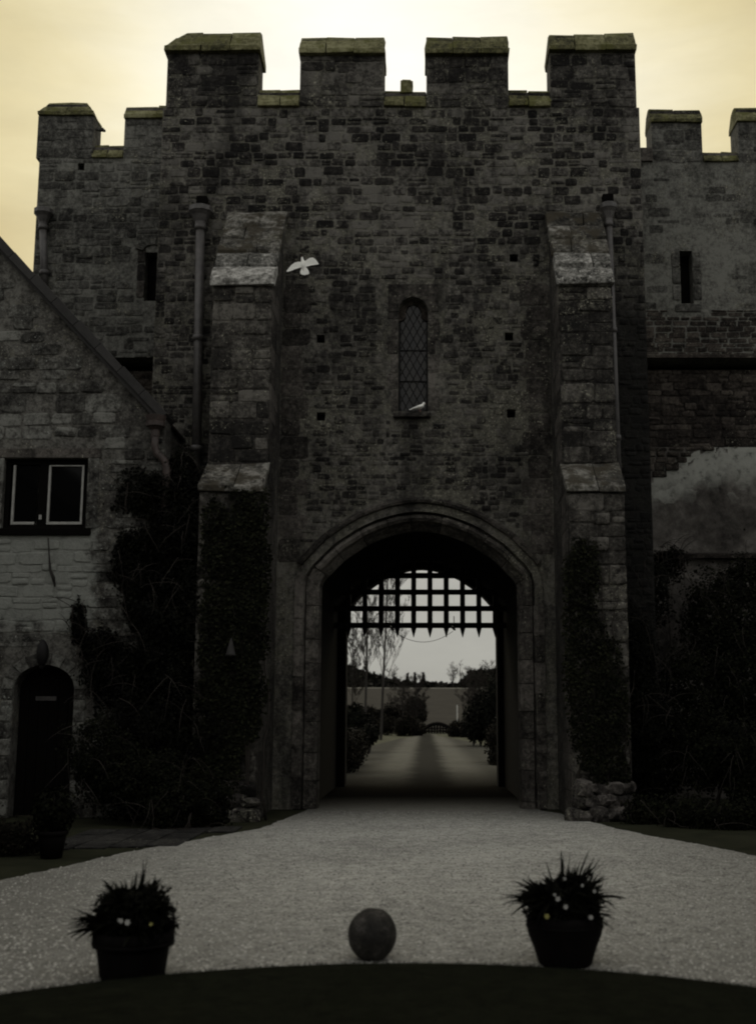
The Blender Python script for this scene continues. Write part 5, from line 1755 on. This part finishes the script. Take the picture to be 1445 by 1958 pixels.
def flat_wing(mb, loop, th=0.011, ycurve=0.0):
    pts = [(x * S, -y * S) for x, y in loop]
    n = len(pts)
    vs = [(x, -th + ycurve * abs(x) ** 2, z) for x, z in pts] + [(x, th + ycurve * abs(x) ** 2, z) for x, z in pts]
    tris = tessellate_polygon([[Vector((x, z, 0)) for x, z in pts]])
    fs = [tuple(t) for t in tris] + [tuple(n + i for i in reversed(t)) for t in tris] + [(i, (i + 1) % n, n + (i + 1) % n, n + i) for i in range(n)]
    mb.add(vs, fs)


def ellip(mb, c, r, seg=12, rings=8):
    vs, fs = [], []
    for i in range(rings + 1):
        ph = math.pi * i / rings
        for k in range(seg):
            th = 2 * math.pi * k / seg
            vs.append((c[0] + r[0] * math.sin(ph) * math.cos(th), c[1] + r[1] * math.sin(ph) * math.sin(th), c[2] + r[2] * math.cos(ph)))
    for i in range(rings):
        for k in range(seg):
            k2 = (k + 1) % seg
            fs.append((i * seg + k, i * seg + k2, (i + 1) * seg + k2, (i + 1) * seg + k))
    mb.add(vs, fs)


mb = MB()
flat_wing(mb, [(5, -22), (28, -38), (58, -60), (88, -66), (112, -50), (128, -30), (140, -10), (133, -8), (124, -2), (118, -4), (108, 2), (100, 0), (90, 6), (80, 5), (62, 12), (40, 20), (14, 28), (0, 20)], 0.009, 0.55)
flat_wing(mb, [(-5, -22), (-36, -24), (-72, -18), (-104, 2), (-128, 30), (-148, 55), (-146, 63), (-138, 61), (-130, 66), (-122, 60), (-112, 62), (-104, 54), (-92, 55), (-80, 46), (-62, 42), (-40, 36), (-14, 28), (0, 20)], 0.009, 0.55)
flat_wing(mb, [(2, 20), (-14, 40), (-24, 74), (-20, 92), (-10, 94), (-4, 101), (10, 100), (20, 104), (32, 97), (44, 98), (52, 90), (60, 86), (50, 58), (36, 34), (14, 20)], 0.008, 0.0)
ellip(mb, (0.004, -0.012, -0.005), (0.036, 0.04, 0.085))
ellip(mb, (-0.012, -0.02, 0.092), (0.022, 0.026, 0.034))
mb.tube([(-0.003, -0.015, 0.05), (-0.012, -0.02, 0.09)], [0.034, 0.02], 10)
mb.tube([(0.008, -0.006, -0.06), (0.02, 0, -0.12)], [0.026, 0.012], 10)
me = remeshed(mb, 'dove', M['dove'], 0.0042, 3)
fd = link('dove', me)
fd.location = P(579, 505, 19.6)
tag(fd, 'white dove flying with wings spread in front of the tower wall', 'dove', 'white doves')
MB().add([(-0.020, -0.045, 0.118), (-0.008, -0.045, 0.118), (-0.014, -0.036, 0.122), (-0.015, -0.046, 0.140)], [(0, 1, 3), (1, 2, 3), (2, 0, 3), (0, 2, 1)]).build('beak', M['dove_pink'], None)
bk_ = bpy.data.objects['beak']; bk_.parent = fd

mb = MB()
S2 = 0.00205
prof = [((0, 0), 0.010, 0.020), ((28, -7), 0.012, 0.024), ((52, -14), 0.020, 0.03), ((78, -22), 0.036, 0.04), ((100, -28), 0.043, 0.044), ((118, -38), 0.036, 0.036), ((126, -50), 0.025, 0.026), ((129, -58), 0.023, 0.024)]
seg = 14
vs, fs = [], []
for i, ((x, y), rz_, ry_) in enumerate(prof):
    a = prof[max(0, i - 1)][0]; b = prof[min(len(prof) - 1, i + 1)][0]
    tx, tz = b[0] - a[0], -(b[1] - a[1])
    l = math.hypot(tx, tz); tx /= l; tz /= l
    for k in range(seg):
        th = 2 * math.pi * k / seg
        vs.append((x * S2 - tz * rz_ * math.cos(th), ry_ * math.sin(th), -y * S2 + tx * rz_ * math.cos(th)))
for i in range(len(prof) - 1):
    for k in range(seg):
        k2 = (k + 1) % seg
        fs.append((i * seg + k, i * seg + k2, (i + 1) * seg + k2, (i + 1) * seg + k))
fs += [tuple(range(seg)), tuple((len(prof) - 1) * seg + k for k in reversed(range(seg)))]
mb.add(vs, fs)
ellip(mb, (0.268, 0, 0.122), (0.026, 0.024, 0.025))
for s in (-1, 1):      # folded wings
    mb.tube([(0.235, s * 0.036, 0.062), (0.18, s * 0.044, 0.05), (0.10, s * 0.03, 0.030), (0.035, s * 0.012, 0.018)], [0.022, 0.028, 0.018, 0.006], 8)
me = remeshed(mb, 'dove', M['dove'], 0.004, 4)
pd = link('dove', me)
pd.location = P(782, 786, TY - 0.04) + Vector((0, 0, 0.012))
pd.location.z = LZ0 + 0.012
tag(pd, 'white dove perched on the sill of the lancet window', 'dove', 'white doves')
x_, z_ = 0.29, 0.118
MB().add([(x_, -0.007, z_ + 0.004), (x_, 0.007, z_ + 0.004), (x_, 0, z_ - 0.008), (x_ + 0.026, 0, z_ - 0.008)], [(0, 3, 1), (1, 3, 2), (2, 3, 0), (0, 1, 2)]).build('beak', M['dove_pink'], None)
bk_ = [o for o in bpy.data.objects if o.name.startswith('beak') and o.parent is None][0]
bk_.parent = pd
for s in (-1, 1):
    MB().tube([(0.19, s * 0.018, 0.03), (0.196, s * 0.02, -0.022), (0.215, s * 0.02, -0.026)], 0.0045, 6).build('leg', M['dove_pink'], None)
    ob = [o for o in bpy.data.objects if o.name.startswith('leg') and o.parent is None][0]
    ob.parent = pd

# ------------------------------------------------------------------ beyond the gate
# field rising to a ridge, then wooded hills
def terrain(name, xs, ys, hf, mat):
    V = [(x, y, hf(x, y)) for y in ys for x in xs]
    nx_ = len(xs)
    Fc = [(j * nx_ + i, j * nx_ + i + 1, (j + 1) * nx_ + i + 1, (j + 1) * nx_ + i) for j in range(len(ys) - 1) for i in range(nx_ - 1)]
    o = MB().add(V, Fc).build(name, mat, None, True)
    o['kind'] = 'structure'
    return o


def fz(x, y):
    return -0.02 + max(0.0, (y - 132) / 168) * (8.35) * (0.9 + 0.1 * min(1, (y - 132) / 168)) + 0.25 * mnoise.noise(Vector((x * 0.02, y * 0.02, 1)))


XS = [i * 12.0 for i in range(-30, 31)]
terrain('field', XS, [133 + 8 * i for i in range(0, 22)], lambda x, y: fz(x, y) if y > 134 else -0.012, M['field'])
zr_f = fz(0, 301)
terrain('pale_field_edge', XS, [300.8, 302, 312], lambda x, y: fz(x, 301) + min(1.5, y - 300.8) * 0.20, M['field_pale'])


def hillf(x, y):
    b = fz(x, 301) - 0.5 + (y - 312) * 0.012
    left = max(0.0, min(1.6, (-x - 7) / 17.0))
    right = max(0.0, min(1.0, (x - 10.0) / 3.5)) + max(0.0, min(1.0, (x - 14) / 60))
    return b + min(1.0, (y - 312) / 40.0) * (1.2 + 5.2 * left ** 1.1 + 3.0 * right + 1.4 * mnoise.noise(Vector((x * 0.06, y * 0.03, 7))))


terrain('hills', [i * 3.5 for i in range(-60, 61)], [312 + 7 * i for i in range(0, 14)] + [430, 520, 700], lambda x, y: hillf(x, min(y, 403)) - (max(0, y - 403) * 0.03), M['hill'])

# wood on the hills: one mass
n_ = 26000
X = rng.uniform(-75, 75, n_)
Y = rng.uniform(316, 400, n_)
hN = np.array([hillf(x, y) for x, y in zip(X, Y)])
cl_ = np.array([mnoise.noise(Vector((x * 0.12, y * 0.05, 3))) for x, y in zip(X, Y)])
Zt = hN + rng.uniform(0, 1, n_) ** 0.7 * (1.5 + 1.5 * cl_ + 0.8 * np.clip((X - 10) / 4, 0, 1))
Pt = np.stack([X, Y, Zt], 1)
o = leaf_cloud('far_wood', Pt, rng.normal(0, 1, (n_, 3)) + np.array([0, -1, 0.4]), rng.uniform(0.7, 1.5, n_), M['evergreen'], None, 0.9)
tag(o, 'dark bare wood along the low hills beyond the field', 'wood', kind='stuff')


def bare_tree(name, label, px, base_py, Y, height, seed, spread=0.5, levels=5, group='bare trees beyond the gate', z0=0.0, trunk_r=None, lean=0.0, up=0.25, first=0.28):
    rs = random.Random(seed)
    x = X_(px, Y, base_py)
    t = thing(name, label, 'tree', (x, Y, z0), group)
    tr, cr = MB(), MB()
    r0 = trunk_r or height * 0.011
    def grow(p, v, ln_, r, lev):
        nseg = 5 if lev == 0 else 4
        pts = [p]; rad = [r]
        for i in range(nseg):
            g_ = 0.10 if lev else 0.016
            v = (v + Vector((rs.gauss(0, g_), rs.gauss(0, g_), up * 0.12 if lev else 0.08))).normalized()
            pts.append(pts[-1] + v * ln_ / nseg)
            rad.append(max(r * (1 - 0.62 * (i + 1) / nseg), 0.008))
        (tr if lev == 0 else cr).tube(pts, rad, 6 if lev < 2 else 3, False)
        if lev >= levels:
            return
        nb = (24 if lev == 0 else 6 if lev < 3 else 4)
        for k_ in range(nb):
            f = (first + (1 - first) * (k_ + rs.random()) / nb) if lev == 0 else rs.uniform(0.3, 1.0)
            i = min(int(f * nseg), nseg - 1)
            q = pts[i].lerp(pts[i + 1], f * nseg - i)
            a = rs.uniform(0, 2 * math.pi)
            sd = Vector((math.cos(a), math.sin(a), 0))
            axis = (pts[-1] - pts[0]).normalized()
            nv = (axis * rs.uniform(0.55, 1.0) + sd * rs.uniform(0.5, 1.0) * spread * 1.5 + Vector((0, 0, up))).normalized()
            grow(q, nv, ln_ * (rs.uniform(0.17, 0.27) * (1.25 - 0.55 * f) if lev == 0 and spread < 0.6 else rs.uniform(0.30, 0.48)), max(rad[i] * (0.24 if lev == 0 else 0.5), 0.010), lev + 1)
    grow(Vector((x, Y, z0 - 0.05)), Vector((lean, 0, 1)).normalized(), height, r0, 0)
    tr.build('trunk', M['bark'], t, True)
    cr.build('crown', M['twig'], t)
    return t


bare_tree('bare_tree', 'tallest slender bare tree left of the drive, nearer the left jamb', 697, 1400, 78, 12.0, 1, 0.34, 4, trunk_r=0.10, first=0.26)
bare_tree('bare_tree', 'slender bare tree left of the drive, second from the left jamb', 728, 1402, 84, 12.5, 2, 0.36, 4, trunk_r=0.11, first=0.28)
bare_tree('bare_tree', 'broad low bare tree at the middle of the far field edge', 796, 1385, 122, 3.7, 3, 0.62, 5, trunk_r=0.07, first=0.10)
bare_tree('bare_tree', 'small spreading bare tree between the tall trunks and the broad tree', 770, 1388, 116, 4.4, 4, 0.9, 4, trunk_r=0.07, first=0.3)
bare_tree('bare_tree', 'thin bare tree close behind the left jamb', 674, 1405, 88, 7.0, 5, 0.5, 4, trunk_r=0.07)
bare_tree('bare_tree', 'bare tree rising from the dark hedge on the right', 902, 1400, 96, 4.0, 6, 0.7, 4, trunk_r=0.08, first=0.2)
bare_tree('bare_tree', 'bare tree at the right jamb behind the dark hedge', 925, 1400, 92, 4.2, 7, 0.75, 4, trunk_r=0.08, first=0.2)


def bush(name, label, blobs, n, size, mat, cat, group=None):
    """blobs of (px, py centre, Y, rx, ry, rz)"""
    C0 = [P(b[0], b[1], b[2]) for b in blobs]
    t = thing(name, label, cat, (C0[0].x, C0[0].y, max(0, min(c.z - b[5] for c, b in zip(C0, blobs)))), group)
    wts = np.array([b[3] * b[5] for b in blobs]); wts /= wts.sum()
    pick = rng.choice(len(blobs), n, p=wts)
    C = np.array([tuple(c) for c in C0])[pick]
    Rr = np.array([(b[3], b[4], b[5]) for b in blobs])[pick]
    d = rng.normal(0, 1, (n, 3)); d /= np.linalg.norm(d, axis=1, keepdims=True)
    r = rng.uniform(0.2, 1.0, n) ** 0.5
    r *= 1 + 0.4 * np.array([mnoise.noise(Vector(p * (1.6 / max(0.5, blobs[0][3])))) for p in (C + d * Rr)])
    Pt = C + d * Rr * r[:, None]
    Pt[:, 2] = np.maximum(Pt[:, 2], 0.02)
    o = leaf_cloud('foliage', Pt, d + rng.normal(0, 0.6, d.shape) + np.array([0, -0.2, 0.3]), rng.uniform(size[0], size[1], n), mat, t)
    o['kind'] = 'stuff'
    mt = MB()
    for c, b in zip(C0, blobs):
        for k_ in range(3):
            a = k_ * 2.1
            mt.tube([(c.x, c.y, 0), (c.x + math.cos(a) * b[3] * .3, c.y + math.sin(a) * b[4] * .3, c.z * 0.7), (c.x + math.cos(a) * b[3] * .5, c.y + math.sin(a) * b[4] * .5, c.z + b[5] * 0.4)], [0.05, 0.035, 0.012], 5)
    mt.build('stems', M['bark'], t)
    return t


bush('evergreen_bush', 'round dark evergreen bush left of the drive', [(688, 1392, 56, 0.7, 0.9, 0.75), (672, 1380, 56, 0.7, 0.8, 0.8), (706, 1404, 54, 0.4, 0.6, 0.45)], 9000, (0.08, 0.18), M['evergreen'], 'bush', 'bushes along the drive')
bush('hedge', 'brownish clipped hedge bank close beyond the left jamb', [(676, 1430, 40, 0.45, 2.6, 0.62), (668, 1435, 36, 0.35, 2.4, 0.65), (685, 1422, 46, 0.35, 2.0, 0.5)], 9000, (0.05, 0.11), M['hedge'], 'hedge')
bush('hedge', 'tall dark hedge right of the drive', [(918, 1375, 66, 0.9, 1.2, 1.25), (935, 1365, 66, 0.9, 1.2, 1.5), (905, 1390, 68, 0.6, 0.8, 0.8), (950, 1355, 64, 0.9, 1.2, 1.7)], 12000, (0.10, 0.2), M['evergreen'], 'hedge')
bush('evergreen_bush', 'rounded bush close beyond the right jamb', [(952, 1420, 43, 0.42, 0.9, 0.85), (950, 1450, 41, 0.30, 0.6, 0.45)], 4000, (0.05, 0.12), M['hedge'], 'bush', 'bushes along the drive')
bush('evergreen_bush', 'small brown bush at the right end of the drive', [(876, 1396, 96, 0.85, 0.7, 0.75), (866, 1399, 98, 0.5, 0.5, 0.5), (890, 1402, 94, 0.5, 0.5, 0.5)], 3500, (0.10, 0.2), M['hedge'], 'bush', 'bushes along the drive')
bush('evergreen_bush', 'greyish bush at the left end of the drive', [(782, 1388, 100, 0.95, 0.7, 1.0), (768, 1393, 100, 0.6, 0.6, 0.7), (800, 1396, 102, 0.6, 0.6, 0.6)], 4200, (0.10, 0.2), M['hedge'], 'bush', 'bushes along the drive')
bush('evergreen_bush', 'loose twiggy bush under the tall bare trees', [(742, 1388, 104, 1.1, 0.8, 0.85), (722, 1392, 104, 0.9, 0.8, 0.7)], 2600, (0.08, 0.18), M['hedge'], 'bush', 'bushes along the drive')

bush('evergreen_bush', 'broad brown thicket under the field edge left of the gate', [(760, 1362, 126, 1.6, 1.0, 1.0), (735, 1372, 126, 1.3, 1.0, 1.1), (705, 1370, 124, 1.6, 1.0, 1.2)], 5200, (0.12, 0.26), M['hedge'], 'bush', 'bushes along the drive')
bush('evergreen_bush', 'dense dark rounded tree crown in front of the field', [(797, 1350, 124, 1.0, 0.9, 1.35), (788, 1362, 124, 0.8, 0.8, 1.0), (806, 1364, 124, 0.7, 0.8, 1.0)], 2600, (0.10, 0.24), M['hedge'], 'bush', 'bushes along the drive')
# field gate with an arched top rail across the end of the drive
gt = thing('field_gate', 'dark wooden field gate with an arched top at the end of the drive', 'gate', (X_(836, 112, 1395), 112, 0))
gx0, gx1 = X_(814, 112, 1395), X_(858, 112, 1395)
for i in range(9):
    f = i / 8
    x = gx0 + (gx1 - gx0) * f
    MB().box(x - 0.09, x + 0.09, 111.97, 112.03, 0.05, 0.55 + 0.35 * (1 - (2 * f - 1) ** 2)).build('paling', M['wood_dark'], gt)
pts = [(gx0 + (gx1 - gx0) * i / 12, 111.93, 0.58 + 0.36 * (1 - (i / 6 - 1) ** 2)) for i in range(13)]
MB().tube(pts, 0.17, 8).build('top_rail', M['wood_dark'], gt)
for z in (0.25, 0.5):
    MB().box(gx0, gx1, 111.9, 111.965, z - 0.06, z + 0.06).build('rail', M['wood_dark'], gt)
for x in (gx0 - 0.12, gx1 + 0.12):
    MB().box(x - 0.1, x + 0.1, 111.9, 112.1, 0, 0.95).build('gate_post', M['wood_dark'], gt)
wp = P(874, 1376, 100.0)
MB().lathe([(0.035, 0.0), (0.033, 1.25), (0.01, 1.3)], 8).build('marker_post', M['white_post'])
mp = bpy.data.objects['marker_post']
mp.location = (wp.x, 100.0, 0.0)
mp.scale = (1, 1, (P(874, 1348, 100).z) / 1.3)
tag(mp, 'thin white post standing right of the drive end', 'post')

# conifers on the skyline
def conifer(label, px, py_top, py_base, Y, wd, seed):
    c = P(px, py_base, Y)
    h = P(px, py_top, Y).z - c.z
    t = thing('conifer', label, 'tree', (c.x, Y, c.z), 'conifers on the skyline')
    n = 900
    f = rng.uniform(0, 1, n) ** 1.3
    a = rng.uniform(0, 6.28, n)
    r = (1 - f) * wd * rng.uniform(0.4, 1.1, n) + 0.06
    Pt = np.stack([c.x + np.cos(a) * r, Y + np.sin(a) * r, c.z + f * h], 1)
    o = leaf_cloud('crown', Pt, np.stack([np.cos(a), np.sin(a), np.full(n, 0.3)], 1), rng.uniform(0.3, 0.6, n), M['evergreen'], t, 0.5, 0.8)
    o['kind'] = 'stuff'
    MB().tube([(c.x, Y, c.z - 1), (c.x, Y, c.z + h * 0.9)], [0.14, 0.03], 6).build('trunk', M['bark'], t)


conifer('narrow conifer on the skyline, the most left of three', 779, 1287, 1318, 306, 0.55, 1)
conifer('narrow conifer on the skyline, in the middle of three', 793, 1285, 1318, 306, 0.55, 2)
conifer('broad conifer on the skyline, the most right of three', 809, 1286, 1318, 307, 1.15, 3)
bare_tree('bare_tree', 'faint rounded bare tree on the skyline above the field', 866, 1310, 318, 4.5, 12, 0.8, 4, z0=9.0, trunk_r=0.15, first=0.2)
